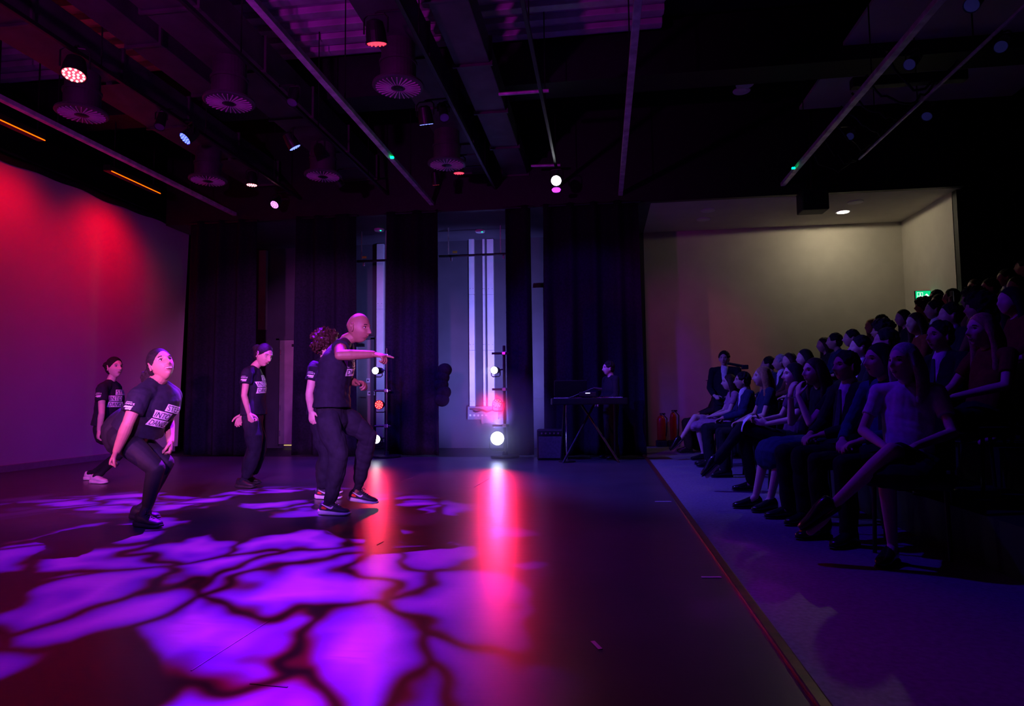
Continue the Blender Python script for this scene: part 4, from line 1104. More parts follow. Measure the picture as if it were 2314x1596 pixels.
def dancer(label, Yb, base_px, J, skin, hair, build_, facing, headR, trs='jogger', shoes=None, hands=None, smile=False, chest_out=None, closed=False, sc=1.0, hairm=None, sleeve_t=0.55, rolled=False, fit=1.0, psc=1.0, pshift=(0, 0), arm=1.0, neckline=0.93):
    """J: joint name -> (px, py, dY) survey of the photo, dY = depth offset in metres"""
    W = {k: at(v[0], v[1], Yb + v[2]) for k, v in J.items()}
    base = atz(*base_px, 0.01); base.z = 0.01
    root = thing('person', label, 'person', base, group='dancers on the stage')
    m = build_            # thickness multiplier
    F = V(facing).normalized(); Lf = V((0, 0, 1)).cross(F)
    R = head_frame(*headR)
    mb = MB()
    add_head(mb, W['head'], R, sc, male=True, smile=0.8 if smile else 0)
    nb = W['neck']
    mb.tube([lerp(nb, W['chest'], 0.25), nb, W['head'] - R @ V((0.012, 0, 0.075)) , W['head'] - R @ V((0.012, 0, 0.02))], [0.055 * m, 0.056 * m, 0.050 * m, 0.045 * m], seg=16)
    mb.tube([W['pelvis'], lerp(W['pelvis'], W['chest'], 0.5), W['chest'], lerp(W['chest'], nb, 0.7)], [(0.13 * m, 0.09 * m), (0.115 * m, 0.08 * m), (0.14 * m, 0.09 * m), (0.08 * m, 0.06 * m)], lat=Lf, seg=18)
    mb.tube([W['shR'], lerp(nb, lerp(W['shR'], W['shL'], .5), 0.35), W['shL']], [0.046 * m, 0.055 * m, 0.046 * m], seg=12)
    for s in 'RL':
        sh, el, wr = W['sh' + s], W['el' + s], W['wr' + s]
        mb.tube([sh, lerp(sh, el, 0.4), el], [0.050 * m * arm, 0.046 * m * arm, 0.037 * m * arm], seg=14)
        mb.tube([el, lerp(el, wr, 0.3), wr], [0.038 * m * arm, 0.040 * m * arm, 0.0265 * m * arm], seg=14)
        d, n, th, cu, tc = hands[s]
        add_hand(mb, wr, d, n, th, cu, tc, 0.98 * sc)
        hp, kn, an = W['hip' + s], W['kn' + s], W['an' + s]
        mb.tube([hp, kn], [0.060 * m, 0.040 * m], seg=12)
        mb.tube([kn, an], [0.040 * m, 0.030], seg=12)
        hl, fd = shoes[s]
        mb.tube([an, V(hl) + V(fd) * 0.07 + V((0, 0, 0.06))], [0.032, 0.03], seg=10)
    me = mb.finish('body', base, 0.0042, 1, 0.5)
    link('body', me, skin, root)
    face_bits(root, base, W['head'], R, sc, smile=smile, closed=closed, hairm=hairm)
    if hair:
        link('hair', hair_mesh(hair, W['head'], R, base, sc), hairm or M_HAIR, root)
    # shirt
    g = 1.0 + 0.12 * fit
    mb = MB()
    hem = W['hem'] if 'hem' in W else W['pelvis']
    up_t = (nb - W['pelvis']).normalized()
    fwd_t = (F - up_t * F.dot(up_t)).normalized()
    if 'belly' in W: wst = W['belly']
    else: wst = lerp(hem, W['chest'], 0.5)
    mb.tube([hem, wst, W['chest'], lerp(W['chest'], nb, 0.55), lerp(W['chest'], nb, neckline)],
            [(0.182 * m * g, 0.135 * m * g), (0.165 * m * g, 0.122 * m * g), (0.178 * m * g, 0.128 * m * g), (0.145 * m, 0.105 * m), (0.072 * m, 0.066 * m)], lat=Lf, seg=26, round_ends=False)
    for s in 'RL':
        sh, el = W['sh' + s], W['el' + s]
        mid = lerp(W['chest'], nb, 0.62)
        mb.tube([lerp(nb, sh, 0.15) - up_t * 0.02, sh], [0.058 * m, 0.066 * m], seg=14)
        mb.tube([lerp(mid, sh, 0.6) , sh], [0.075 * m, 0.068 * m], seg=14)
        e = lerp(sh, el, sleeve_t)
        mb.tube([sh, lerp(sh, e, 0.5), e], [0.066 * m * g, 0.066 * m * g, 0.067 * m * g], seg=16, round_ends=False)
    sme = mb.finish('tshirt', base, 0.007, 5, 0.5, fold=0.0028, fscale=0.9)
    so = link('tshirt', sme, M_SHIRT, root)
    cf = lerp(W['chest'], wst, 0.28) + up_t * pshift[1] + up_t.cross(V(chest_out or fwd_t)).normalized() * pshift[0]
    sl = lerp(W['shR'], W['elR'], sleeve_t * 0.62)
    tshirt_print(so, sme, base, cf, chest_out or fwd_t, up_t, None if rolled else sl, sc * psc, sleeve_out=(0.15, -1, 0.1), sleeve_up=(W['shR'] - W['elR']).normalized())
    # trousers
    mb = MB()
    lg = {'jogger': (1.22, 1.35, 1.55, 1.5), 'legging': (1.06, 1.02, 1.02, 1.08), 'loose': (1.25, 1.5, 1.9, 2.1)}[trs]
    mb.tube([W['pelvis'] + up_t * 0.10, W['pelvis'], lerp(W['hipR'], W['hipL'], 0.5) - V((0, 0, 0.03))], [(0.150 * m, 0.105 * m), (0.168 * m, 0.125 * m), (0.155 * m, 0.115 * m)], lat=Lf, seg=22)
    for s in 'RL':
        hp, kn, an = W['hip' + s], W['kn' + s], W['an' + s]
        b = an + V((0, 0, 0.0))
        mb.tube([lerp(W['pelvis'], hp, 0.6), hp, lerp(hp, kn, 0.5)], [0.10 * m, 0.094 * m * lg[0] / 1.1, 0.076 * m * lg[1]], seg=16)
        mb.tube([lerp(hp, kn, 0.5), kn], [0.076 * m * lg[1], 0.055 * m * lg[1] * 1.05], seg=16)
        mb.tube([kn, lerp(kn, an, 0.35), lerp(kn, an, 0.85), b], [0.055 * m * lg[1] * 1.05, 0.056 * m * lg[2] * 0.92, 0.040 * m * lg[2], 0.036 * m * lg[3] * 0.8], seg=16, round_ends=False)
        hl, fd = shoes[s]
        mb.tube([lerp(kn, an, 0.9), an, V(hl) + V(fd) * 0.075 + V((0, 0, 0.085))], [0.041, 0.039, 0.038], seg=14)
        if trs == 'jogger': mb.tube([lerp(kn, an, 0.93), an - V((0, 0, 0.02))], [0.042, 0.040], seg=14, round_ends=False)
    tme = mb.finish('trousers', base, 0.007, 5, 0.5, fold=0.0008 if trs == 'legging' else 0.0045, fscale=0.7)
    link('trousers', tme, M_LEGGING if trs == 'legging' else M_TROUSER, root)
    return root, W, base
# ------------------------------------------------------------------ the five dancers
def heelpos(px, py, Y, z=0.012):
    p = at(px, py, Y); p.z = z; return p
FX = V((1, 0, 0))
relax = (0.45, 0.5, 0.55, 0.6)
fist = (1.25, 1.3, 1.3, 1.3)

# pointing bald man
Y0 = 5.52
shs = {'R': (heelpos(722, 1160, 5.50), V((1, -0.12, 0))), 'L': (heelpos(788, 1120, 5.98, 0.055), V((1, -0.08, -0.10)))}
J = dict(head=(809, 741, 0.0), neck=(783, 768, 0.0), chest=(762, 822, 0.02), belly=(752, 878, 0.02), hem=(750, 921, 0.02), pelvis=(748, 926, 0.03),
         shR=(770, 787, -0.17), elR=(768, 803, -0.42), wrR=(843, 801, -0.30), shL=(783, 790, 0.19), elL=(778, 856, 0.30), wrL=(806, 866, 0.10),
         hipR=(742, 950, -0.07), knR=(766, 1030, -0.08), anR=(746, 1136, -0.04), hipL=(768, 936, 0.13), knL=(832, 984, 0.25), anL=(812, 1092, 0.42))
hands = {'R': (V((1, -0.05, -0.18)), V((0.0, 0.25, -1)), V((0.2, 1, 0.2)), (0.04, 0.85, 1.0, 1.0), 0.7), 'L': (V((1, -0.35, -0.1)), V((0.0, -0.5, -0.8)), V((0.3, -0.5, 0.8)), (0.8, 0.8, 0.9, 0.9), 0.6)}
r1, W1, b1 = dancer('bald dancer in black t-shirt and joggers pointing towards the audience', Y0, (760, 1160), J, M_BROWN_SKIN, None, 1.0, FX, (V((1, -0.16, -0.20)), V((0.15, 0, 1))), 'jogger', shs, hands, chest_out=V((1, 0.55, -0.1)), arm=1.12, fit=1.25, sleeve_t=0.10, rolled=True, sc=1.08, psc=0.92, pshift=(0, 0.08))
for s in 'RL': shoe(r1, b1, shs[s][0], shs[s][1], 0.29, 0.10, 'trainer')

# walking girl with curly bun
Y0 = 7.15
shs = {'R': (heelpos(534, 1100, 7.08), V((1, -0.15, 0))), 'L': (heelpos(545, 1092, 7.42), V((1, -0.05, 0)))}
J = dict(head=(596, 803, 0.0), neck=(576, 829, 0.0), chest=(573, 868, 0.02), belly=(572, 905, 0.02), hem=(573, 938, 0.02), pelvis=(571, 944, 0.02),
         shR=(559, 842, -0.17), elR=(552, 894, -0.22), wrR=(563, 936, -0.16), shL=(573, 842, 0.19), elL=(556, 895, 0.27), wrL=(547, 938, 0.24),
         hipR=(571, 957, -0.08), knR=(576, 1012, -0.08), anR=(555, 1078, -0.06), hipL=(575, 957, 0.11), knL=(588, 1006, 0.15), anL=(570, 1070, 0.22))
hands = {'R': (V((0.35, -0.05, -1)), V((0.2, 0.9, 0)), V((1, 0, 0)), fist, 0.9), 'L': (V((-0.5, 0, -1)), V((0.6, -0.6, 0)), V((0, -1, 0.2)), relax, 0.4)}
r2, W2, b2 = dancer('dancer with dark curly bun looking down at the stage', Y0, (560, 1100), J, M_TAN_SKIN, 'bun', 0.88, FX, (V((1, -0.42, -0.42)), V((0.42, 0, 1))), 'loose', shs, hands, closed=True, chest_out=V((1, 0.25, 0)), psc=0.9, pshift=(0, 0.05), fit=1.2, sc=1.05, sleeve_t=0.5)
for s in 'RL': shoe(r2, b2, shs[s][0], shs[s][1], 0.25, 0.09, 'black')

# curly haired dancer behind the pointing man
Y0 = 6.42
shs = {'R': (heelpos(714, 1126, 6.36), V((1, -0.12, 0))), 'L': (heelpos(716, 1120, 6.70), V((1, 0.0, 0)))}
J = dict(head=(741, 778, 0.0), neck=(735, 812, 0.0), chest=(731, 858, 0.02), belly=(729, 900, 0.02), hem=(728, 938, 0.02), pelvis=(729, 945, 0.02),
         shR=(711, 830, -0.20), elR=(699, 890, -0.24), wrR=(703, 930, -0.20), shL=(736, 830, 0.21), elL=(740, 893, 0.27), wrL=(760, 925, 0.20),
         hipR=(727, 958, -0.09), knR=(738, 1028, -0.08), anR=(731, 1103, -0.06), hipL=(731, 958, 0.11), knL=(746, 1024, 0.15), anL=(735, 1098, 0.26))
hands = {'R': (V((0.12, -0.05, -1)), V((0.25, 0.9, 0)), V((1, 0.1, 0)), (0.35, 0.4, 0.45, 0.5), 0.5), 'L': (V((0.8, -0.2, -0.5)), V((0, -0.6, -0.5)), V((0, -1, 0.4)), relax, 0.4)}
r3, W3, b3 = dancer('dancer with big curly hair standing behind the pointing man', Y0, (740, 1126), J, M_LIGHT_SKIN, 'curly', 0.98, FX, (V((1, 0.1, -0.05)), V((0.05, 0, 1))), 'loose', shs, hands, fit=1.0, sleeve_t=0.52, hairm=M_HAIRBROWN)
for s in 'RL': shoe(r3, b3, shs[s][0], shs[s][1], 0.28, 0.098, 'trainer')

# crouching laughing woman
Y0 = 4.92
shs = {'R': (heelpos(306, 1186, 4.86), V((1, -0.20, 0))), 'L': (heelpos(296, 1176, 5.16), V((1, -0.05, 0)))}
J = dict(head=(364, 825, 0.0), neck=(355, 861, 0.03), chest=(352, 912, 0.05), belly=(325, 945, 0.05), hem=(310, 972, 0.05), pelvis=(283, 972, 0.06),
         shR=(315, 896, -0.16), elR=(289, 957, -0.25), wrR=(264, 1020, -0.23), shL=(388, 892, 0.22), elL=(381, 950, 0.36), wrL=(385, 998, 0.24),
         hipR=(278, 992, -0.08), knR=(352, 1058, -0.08), anR=(333, 1146, -0.04), hipL=(292, 984, 0.17), knL=(374, 1046, 0.22), anL=(330, 1140, 0.26))
hands = {'R': (V((-0.4, -0.15, -1)), V((0.85, 0.4, -0.2)), V((0.6, -0.8, 0)), fist, 0.9), 'L': (V((0.1, -0.2, -1)), V((-0.7, -0.5, 0)), V((0.5, -0.8, 0)), fist, 0.9)}
r4, W4, b4 = dancer('laughing dancer with ponytail crouching with face tipped up', Y0, (335, 1186), J, M_MID_SKIN, 'tail', 1.17, V((1, -0.18, 0)), (V((1, -0.58, 0.42)), V((-0.5, 0.1, 1))), 'legging', shs, hands, smile=True, chest_out=V((0.88, -0.46, -0.10)), fit=0.6, sleeve_t=0.62, psc=0.82, pshift=(0.06, -0.05), neckline=0.86, arm=0.95, sc=1.1)
for s in 'RL': shoe(r4, b4, shs[s][0], shs[s][1], 0.27, 0.098, 'black')

# dancer by the cyclorama
Y0 = 7.43
shs = {'R': (heelpos(205, 1096, 7.36), V((1, -0.15, 0))), 'L': (heelpos(191, 1090, 7.66), V((1, -0.05, 0)))}
J = dict(head=(259, 831, 0.0), neck=(251, 860, 0.0), chest=(250, 900, 0.02), belly=(243, 935, 0.02), hem=(238, 962, 0.02), pelvis=(238, 968, 0.02),
         shR=(230, 876, -0.17), elR=(230, 934, -0.22), wrR=(224, 973, -0.18), shL=(262, 874, 0.19), elL=(262, 930, 0.27), wrL=(272, 960, 0.20),
         hipR=(238, 982, -0.08), knR=(268, 1030, -0.06), anR=(226, 1072, -0.05), hipL=(242, 982, 0.11), knL=(268, 1028, 0.16), anL=(212, 1068, 0.22))
hands = {'R': (V((-0.1, -0.05, -1)), V((0.5, 0.7, 0)), V((1, -0.2, 0)), (0.7, 0.8, 0.8, 0.9), 0.6), 'L': (V((0.6, -0.2, -0.6)), V((-0.4, -0.6, 0)), V((0, -1, 0.4)), relax, 0.4)}
r5, W5, b5 = dancer('smiling dancer with low bun and white trainers beside the cyclorama', Y0, (228, 1094), J, M_LIGHT_SKIN, 'bun', 0.90, V((1, -0.1, 0)), (V((1, -0.35, 0.03)), V((0, 0, 1))), 'legging', shs, hands, smile=False, chest_out=V((0.93, -0.37, 0)), psc=0.95, pshift=(0.04, 0.05), fit=1.1, sc=1.04, sleeve_t=0.52)
for s in 'RL': shoe(r5, b5, shs[s][0], shs[s][1], 0.25, 0.09, 'white')
# ------------------------------------------------------------------ seating
ROWX = [1.93 + 0.77 * i for i in range(8)]
RISE = 0.29
for r in range(1, 8):
    x0 = ROWX[r] - 0.22 - 0.32
    x1 = x0 + 0.77 if r < 7 else 11.7
    struct('floor_riser', ((x0 + x1) / 2, 5.0, r * RISE / 2 + 0.005), (x1 - x0, 13.1, r * RISE), M_BLACK, 'black seating riser number %s counted from the stage' % ['', 'two', 'three', 'four', 'five', 'six', 'seven', 'eight'][r])

M_CHAIR = mat('chair_black', (0.015, 0.015, 0.018), 0.6, var=0.2)
def make_chair():
    t = empty('audience_chair')
    bm = bmesh.new(); box(bm, (0, 0, 0.44), (0.45, 0.46, 0.06), None, 0.02); build('seat', bm, M_CHAIR, t)
    bm = bmesh.new(); box(bm, (-0.25, 0, 0.70), (0.05, 0.44, 0.42), Matrix.Rotation(-0.16, 4, 'Y'), 0.02); build('backrest', bm, M_CHAIR, t)
    for sx, sy in ((1, 1), (1, -1), (-1, 1), (-1, -1)):
        bm = bmesh.new(); cyl(bm, (sx * 0.18, sy * 0.19, 0.43), (sx * 0.21, sy * 0.2, 0.0), 0.013, seg=8); build('leg', bm, M_BLACKMETAL, t)
    for sy in (1, -1):
        bm = bmesh.new(); pipe(bm, [(-0.20, sy * 0.2, 0.43), (-0.235, sy * 0.2, 0.56), (-0.27, sy * 0.2, 0.88)], 0.012, 8); build('back_post', bm, M_BLACKMETAL, t)
    return t
chair0 = make_chair()
chair_used = [False]
def place_chair(loc, label, grp):
    o = chair0 if not chair_used[0] else clone(chair0)
    chair_used[0] = True
    o.location = loc; o.rotation_euler = (0, 0, math.pi)
    return tag(o, label, 'chair', grp)

# ------------------------------------------------------------------ seated people
def cmat(name, c, rough=0.85): return mat(name, c, rough, var=0.18, scale=25, bump=0.1, bscale=240, spec=0.2)
C_SUIT = cmat('suit_black', (0.012, 0.012, 0.016)); C_NAVY = cmat('suit_navy', (0.018, 0.024, 0.075)); C_BLUE = cmat('top_blue', (0.03, 0.05, 0.16))
C_PINK = cmat('dress_rose', (0.42, 0.20, 0.30)); C_LILAC = cmat('blouse_lilac', (0.62, 0.52, 0.68)); C_RUST = cmat('dress_rust', (0.16, 0.035, 0.015))
C_SKIRT = cmat('skirt_navy', (0.015, 0.02, 0.09)); C_DARK = cmat('cloth_dark', (0.02, 0.017, 0.02)); C_PURPLE = cmat('top_plum', (0.10, 0.03, 0.10)); C_GREY = cmat('cloth_grey', (0.09, 0.085, 0.10))
C_WHITE = cmat('shirt_white', (0.68, 0.66, 0.70)); C_TIE = cmat('tie_dark', (0.05, 0.02, 0.08)); C_BROWN = cmat('cloth_brown', (0.12, 0.05, 0.03))

def seated(loc, rz, skin, hair, hairm, top, bottom, legs='trousers', pose='lap', female=False, cross=False, lean=0.0, head_yaw=0.0, head_pitch=0.0, voxel=0.010, shirt=False, tall=1.0, detail=True, seed=1):
    """local frame: +x forward, +y left; returns the list of (name, mesh, material) and feet/hand points"""
    k = tall
    hip = V((0.0, 0, 0.53))
    chest = V((-0.09 + lean * 0.35, 0, 0.86 * k)); nb = V((-0.08 + lean * 0.55, 0, 1.06 * k))
    head = nb + V((0.045 + lean * 0.06, 0, 0.135))
    m = 0.88 if female else 1.0
    sw = 0.165 if female else 0.195
    shs = {'R': nb + V((-0.01, -sw, -0.055)), 'L': nb + V((-0.01, sw, -0.055))}
    if pose == 'lap':
        el = {'R': V((0.02 + lean * .3, -0.25, 0.75)), 'L': V((0.02 + lean * .3, 0.25, 0.75))}
        wr = {'R': V((0.25, -0.09, 0.665)), 'L': V((0.26, 0.07, 0.675))}
        hd = {s: (V((0.75, 0.55 if s == 'R' else -0.55, -0.25)), V((0, 0, -1)), V((0, 1 if s == 'R' else -1, 0.2))) for s in 'RL'}
    elif pose == 'face':
        el = {'R': V((0.20, -0.13, 0.74)), 'L': V((0.20, 0.13, 0.74))}
        wr = {'R': V((0.19, -0.055, 0.99)) + V((lean * .5, 0, 0)), 'L': V((0.19, 0.055, 0.99)) + V((lean * .5, 0, 0))}
        hd = {s: (V((-0.15, 0.1 if s == 'R' else -0.1, 1)), V((-1, 0, 0)), V((0, -1 if s == 'R' else 1, 0))) for s in 'RL'}
    elif pose == 'phone':
        el = {'R': V((0.12, -0.24, 0.82)), 'L': V((0.02, 0.25, 0.75))}
        wr = {'R': V((0.34, -0.16, 1.00)), 'L': V((0.26, 0.07, 0.675))}
        hd = {'R': (V((0.25, 0.15, 1)), V((0.2, 1, 0)), V((1, 0, 0.2))), 'L': (V((0.75, -0.55, -0.25)), V((0, 0, -1)), V((0, -1, 0.2)))}
    else:   # paper
        el = {'R': V((0.02, -0.24, 0.76)), 'L': V((0.02, 0.24, 0.76))}
        wr = {'R': V((0.29, -0.14, 0.72)), 'L': V((0.29, 0.10, 0.70))}
        hd = {s: (V((0.9, 0.3 if s == 'R' else -0.3, 0.2)), V((0, 1 if s == 'R' else -1, 0)), V((0, 0, 1))) for s in 'RL'}
    hj = {'R': V((0.03, -0.10, 0.53)), 'L': V((0.03, 0.10, 0.53))}
    kn = {'R': V((0.47, -0.11, 0.53)), 'L': V((0.47, 0.11, 0.53))}
    an = {'R': V((0.44, -0.11, 0.10)), 'L': V((0.45, 0.12, 0.10))}
    ft = {'R': V((1, -0.15, 0)), 'L': V((1, 0.15, 0))}
    if cross == 'R':
        kn['R'] = V((0.50, 0.03, 0.665)); an['R'] = V((0.74, 0.10, 0.32)); ft['R'] = V((0.72, 0.06, -0.62))
        an['L'] = V((0.40, 0.08, 0.10)); kn['L'] = V((0.47, 0.07, 0.53))
    elif cross == 'L':
        kn['L'] = V((0.50, -0.03, 0.665)); an['L'] = V((0.74, -0.10, 0.32)); ft['L'] = V((0.72, -0.06, -0.62))
        an['R'] = V((0.40, -0.08, 0.10)); kn['R'] = V((0.47, -0.07, 0.53))
    elif cross == 'side':
        kn['L'] = V((0.50, -0.02, 0.665)); an['L'] = V((0.62, -0.33, 0.33)); ft['L'] = V((0.35, -0.75, -0.55))
        an['R'] = V((0.43, -0.05, 0.10)); kn['R'] = V((0.47, -0.06, 0.53))
    elif legs == 'skirt' and cross == 'out':
        an['R'] = V((0.62, -0.08, 0.10)); an['L'] = V((0.58, 0.08, 0.10))
    Z = V((0, 0, 0))
    lat = V((0, 1, 0))
    cy, sy = math.cos(head_yaw), math.sin(head_yaw)
    R = head_frame((cy, sy, head_pitch), (-head_pitch * cy, -head_pitch * sy, 1))
    out = []
    mb = MB()
    add_head(mb, head, R, 1.0, not female, nu=84, nv=64)
    mb.tube([lerp(chest, nb, 0.7), nb, head - V((0.015, 0, 0.07)), head - V((0.015, 0, 0.02))], [0.052 * m, 0.052 * m, 0.048 * m, 0.044 * m], seg=14)
    mb.tube([hip, chest, lerp(chest, nb, 0.75)], [(0.12, 0.08), (0.13 * m, 0.085), (0.08, 0.06)], lat=lat, seg=16)
    for s in 'RL':
        mb.tube([lerp(nb, shs[s], 0.3) - V((0, 0, 0.03)), shs[s]], [0.045 * m, 0.045 * m], seg=10)
        mb.tube([shs[s], el[s]], [0.045 * m, 0.036 * m], seg=12)
        mb.tube([el[s], lerp(el[s], wr[s], 0.3), wr[s]], [0.037 * m, 0.038 * m, 0.026 * m], seg=12)
        d, n, th = hd[s]
        add_hand(mb, wr[s], d, n, th, (0.35, 0.4, 0.45, 0.5), 0.4, 0.95 * (0.93 if female else 1))
        bare = legs != 'trousers'
        c1 = 1.0 if bare else 0.8
        mb.tube([hj[s], kn[s]], [0.066 * m * c1, 0.052 * m * c1], seg=14)
        mb.tube([kn[s], lerp(kn[s], an[s], 0.28), lerp(kn[s], an[s], 0.7), an[s]], [0.052 * m * c1, 0.054 * m * c1, 0.040 * m * c1, 0.031 * m * c1], seg=14)
        f = ft[s].normalized()
        mb.tube([an[s], an[s] + f * 0.06 - V((0, 0, 0.045)), an[s] + f * 0.15 - V((0, 0, 0.068))], [0.030, 0.030, 0.024], seg=10)
    out.append(('body', mb.finish('body', Z, voxel, 1, 0.4), skin))
    if hair: out.append(('hair', hair_mesh(hair, head, R, Z, 1.0, seed, max(voxel * 0.8, 0.007)), hairm))
    mb = MB()
    mb.tube([hip - V((0, 0, 0.02)), lerp(hip, chest, 0.5) + V((-0.01, 0, 0)), chest, lerp(chest, nb, 0.6), lerp(chest, nb, 0.93)],
            [(0.175 * m, 0.135 * m), (0.160 * m, 0.125 * m), (0.180 * m, 0.128 * m), (0.15 * m, 0.10 * m), (0.07, 0.065)], lat=lat, seg=22, round_ends=False)
    for s in 'RL':
        mb.tube([lerp(nb, shs[s], 0.2) - V((0, 0, 0.02)), shs[s]], [0.055 * m, 0.063 * m], seg=12)
        if pose == 'face' or (female and seed % 2 == 0):
            mb.tube([shs[s], lerp(shs[s], el[s], 0.6)], [0.062 * m, 0.056 * m], seg=12, round_ends=False)
        else:
            mb.tube([shs[s], el[s]], [0.062 * m, 0.054 * m], seg=12)
            mb.tube([el[s], lerp(el[s], wr[s], 0.9)], [0.054 * m, 0.040 * m], seg=12, round_ends=False)
    out.append(('jacket' if shirt else 'top', mb.finish('top', Z, voxel, 4, 0.5, fold=0.003), top))
    if shirt:
        mb = MB()
        mb.tube([lerp(hip, chest, 0.5) + V((0.085, 0, 0)), chest + V((0.088, 0, 0)), lerp(chest, nb, 0.65) + V((0.062, 0, 0)), nb + V((0.02, 0, 0.015))], [(0.03, 0.03), (0.055, 0.048), (0.062, 0.05), (0.060, 0.052)], lat=lat, seg=14)
        out.append(('shirt_front', mb.finish('shirt_front', Z, voxel, 2, 0.5), C_WHITE))
        mb = MB()
        mb.tube([lerp(hip, chest, 0.45) + V((0.125, 0, 0)), chest + V((0.138, 0, 0)), lerp(chest, nb, 0.72) + V((0.112, 0, 0))], [(0.034, 0.006), (0.028, 0.006), (0.016, 0.01)], lat=lat, seg=10)
        out.append(('tie', mb.mesh('tie'), C_TIE))
    mb = MB()
    mb.tube([V((-0.06, 0, 0.56)), V((0.08, 0, 0.545))], [(0.18 * m, 0.10), (0.175 * m, 0.095)], lat=lat, seg=18)
    for s in 'RL':
        if legs == 'trousers':
            mb.tube([hj[s], kn[s]], [0.090 * m, 0.072 * m], seg=14)
            mb.tube([kn[s], lerp(kn[s], an[s], 0.5), lerp(kn[s], an[s], 1.0)], [0.072 * m, 0.070 * m, 0.066 * m], seg=14)
        else:
            mb.tube([hj[s], lerp(hj[s], kn[s], 1.0 if cross not in ('R', 'side') else 0.8)], [0.092 * m, 0.078 * m], seg=14)
    if legs == 'skirt':
        mb.tube([V((0.0, 0, 0.55)), V((0.25, 0, 0.545)), V((0.50, 0, 0.52)), V((0.535, 0, 0.40 if cross == 'out' else 0.5))], [(0.185, 0.09), (0.185, 0.09), (0.175, 0.09), (0.16, 0.06)], lat=lat, seg=18)
    out.append(('skirt' if legs != 'trousers' else 'trousers', mb.finish('lower', Z, voxel, 4, 0.5, fold=0.003), bottom))
    feet = []
    for s in 'RL':
        f = ft[s].normalized()
        if an[s].z > 0.2: hl = an[s] - V((0, 0, 0.085)) - f * 0.06 + V((0, 0, 0.04))
        else: hl = V((an[s].x - 0.065, an[s].y, 0.0))
        feet.append((hl, f))
    return out, head, R, feet, wr

def place_person(spec, label, grp, loc, rz=math.pi, shoestyle='dress', detail=False):
    out, head, R, feet, wr = spec
    root = thing('person', label, 'person', loc, rz, grp)
    for nm, me, m in out:
        o = link(nm, me, None, root)
        if len(me.materials) == 0: me.materials.append(m)
        if me.materials[0] != m:
            o.material_slots[0].link = 'OBJECT'; o.material_slots[0].material = m
    if shoestyle:
        for hl, f in feet: shoe(root, V((0, 0, 0)), hl, f, 0.27 if shoestyle != 'heel' else 0.24, 0.092, 'dress')
    if detail: face_bits(root, V((0, 0, 0)), head, R, 1.0, brow=True, lips=True)
    return root

FR = [  # head px, label, kwargs (front row, far to near)
 ((1611, 878), 'front row guest in dark hat at the far end of the row', dict(skin=M_TAN_SKIN, hair='bob', hairm=M_HAIR, top=C_DARK, bottom=C_DARK, lean=0.0, seed=3)),
 ((1643, 872), 'front row guest in rose dress with crossed bare legs and ankle boots', dict(skin=M_LIGHT_SKIN, hair='bob', hairm=M_HAIRBROWN, top=C_PINK, bottom=C_PINK, legs='skirt', female=True, cross='R', seed=4)),
 ((1672, 862), 'front row man with white collar beside the guest in rose dress', dict(skin=M_TAN_SKIN, hair='crop', hairm=M_HAIR, top=C_NAVY, bottom=C_SUIT, shirt=True, seed=5)),
 ((1716, 848), 'fair-haired front row guest in navy jacket with hands clasped', dict(skin=M_LIGHT_SKIN, hair='bob', hairm=M_HAIRBLOND, top=C_NAVY, bottom=C_SUIT, female=True, seed=6, tall=1.02)),
 ((1785, 838), 'front row guest with dark hair holding a white programme', dict(skin=M_LIGHT_SKIN, hair='long', hairm=M_HAIR, top=C_PURPLE, bottom=C_SUIT, female=True, pose='paper', cross='L', seed=8)),
 ((1848, 826), 'front row woman hiding her face in both hands', dict(skin=M_LIGHT_SKIN, hair='bob', hairm=M_HAIRBROWN, top=C_SUIT, bottom=C_SKIRT, legs='skirt', female=True, pose='face', cross='out', lean=0.12, seed=10)),
 ((1902, 816), 'bearded front row man in dark suit and white shirt', dict(skin=M_TAN_SKIN, hair='short', hairm=M_HAIR, top=C_SUIT, bottom=C_SUIT, shirt=True, seed=11, tall=1.02)),
 ((1978, 800), 'front row woman with long dark hair in blue top', dict(skin=M_LIGHT_SKIN, hair='long', hairm=M_HAIR, top=C_BLUE, bottom=C_SUIT, female=True, seed=13, tall=1.03)),
 ((2042, 832), 'front row woman with pale hair, lilac blouse and crossed bare legs', dict(skin=M_LIGHT_SKIN, hair='bob', hairm=M_HAIRGREY, top=C_LILAC, bottom=C_SUIT, legs='skirt', female=True, cross='side', seed=14)),
 ((2116, 800), 'second row man in dark suit just right of the lilac blouse', dict(skin=M_TAN_SKIN, hair='crop', hairm=M_HAIR, top=C_SUIT, bottom=C_SUIT, shirt=True, seed=15, tall=0.97)),
 ((2212, 816), 'second row woman with long blond hair in rust dress', dict(skin=M_LIGHT_SKIN, hair='long', hairm=M_HAIRBLOND, top=C_RUST, bottom=C_SUIT, female=True, seed=16, tall=0.96)),
]
FRONT = []
TURN = [0, 0, 0, 0, 0.1, 0.35, 0.3, 0.5, 1.05, 0.2, 0.2]
FX_ROW = [1.93] * 9 + [ROWX[1]] * 2
FZ_ROW = [0.006] * 9 + [RISE + 0.006] * 2
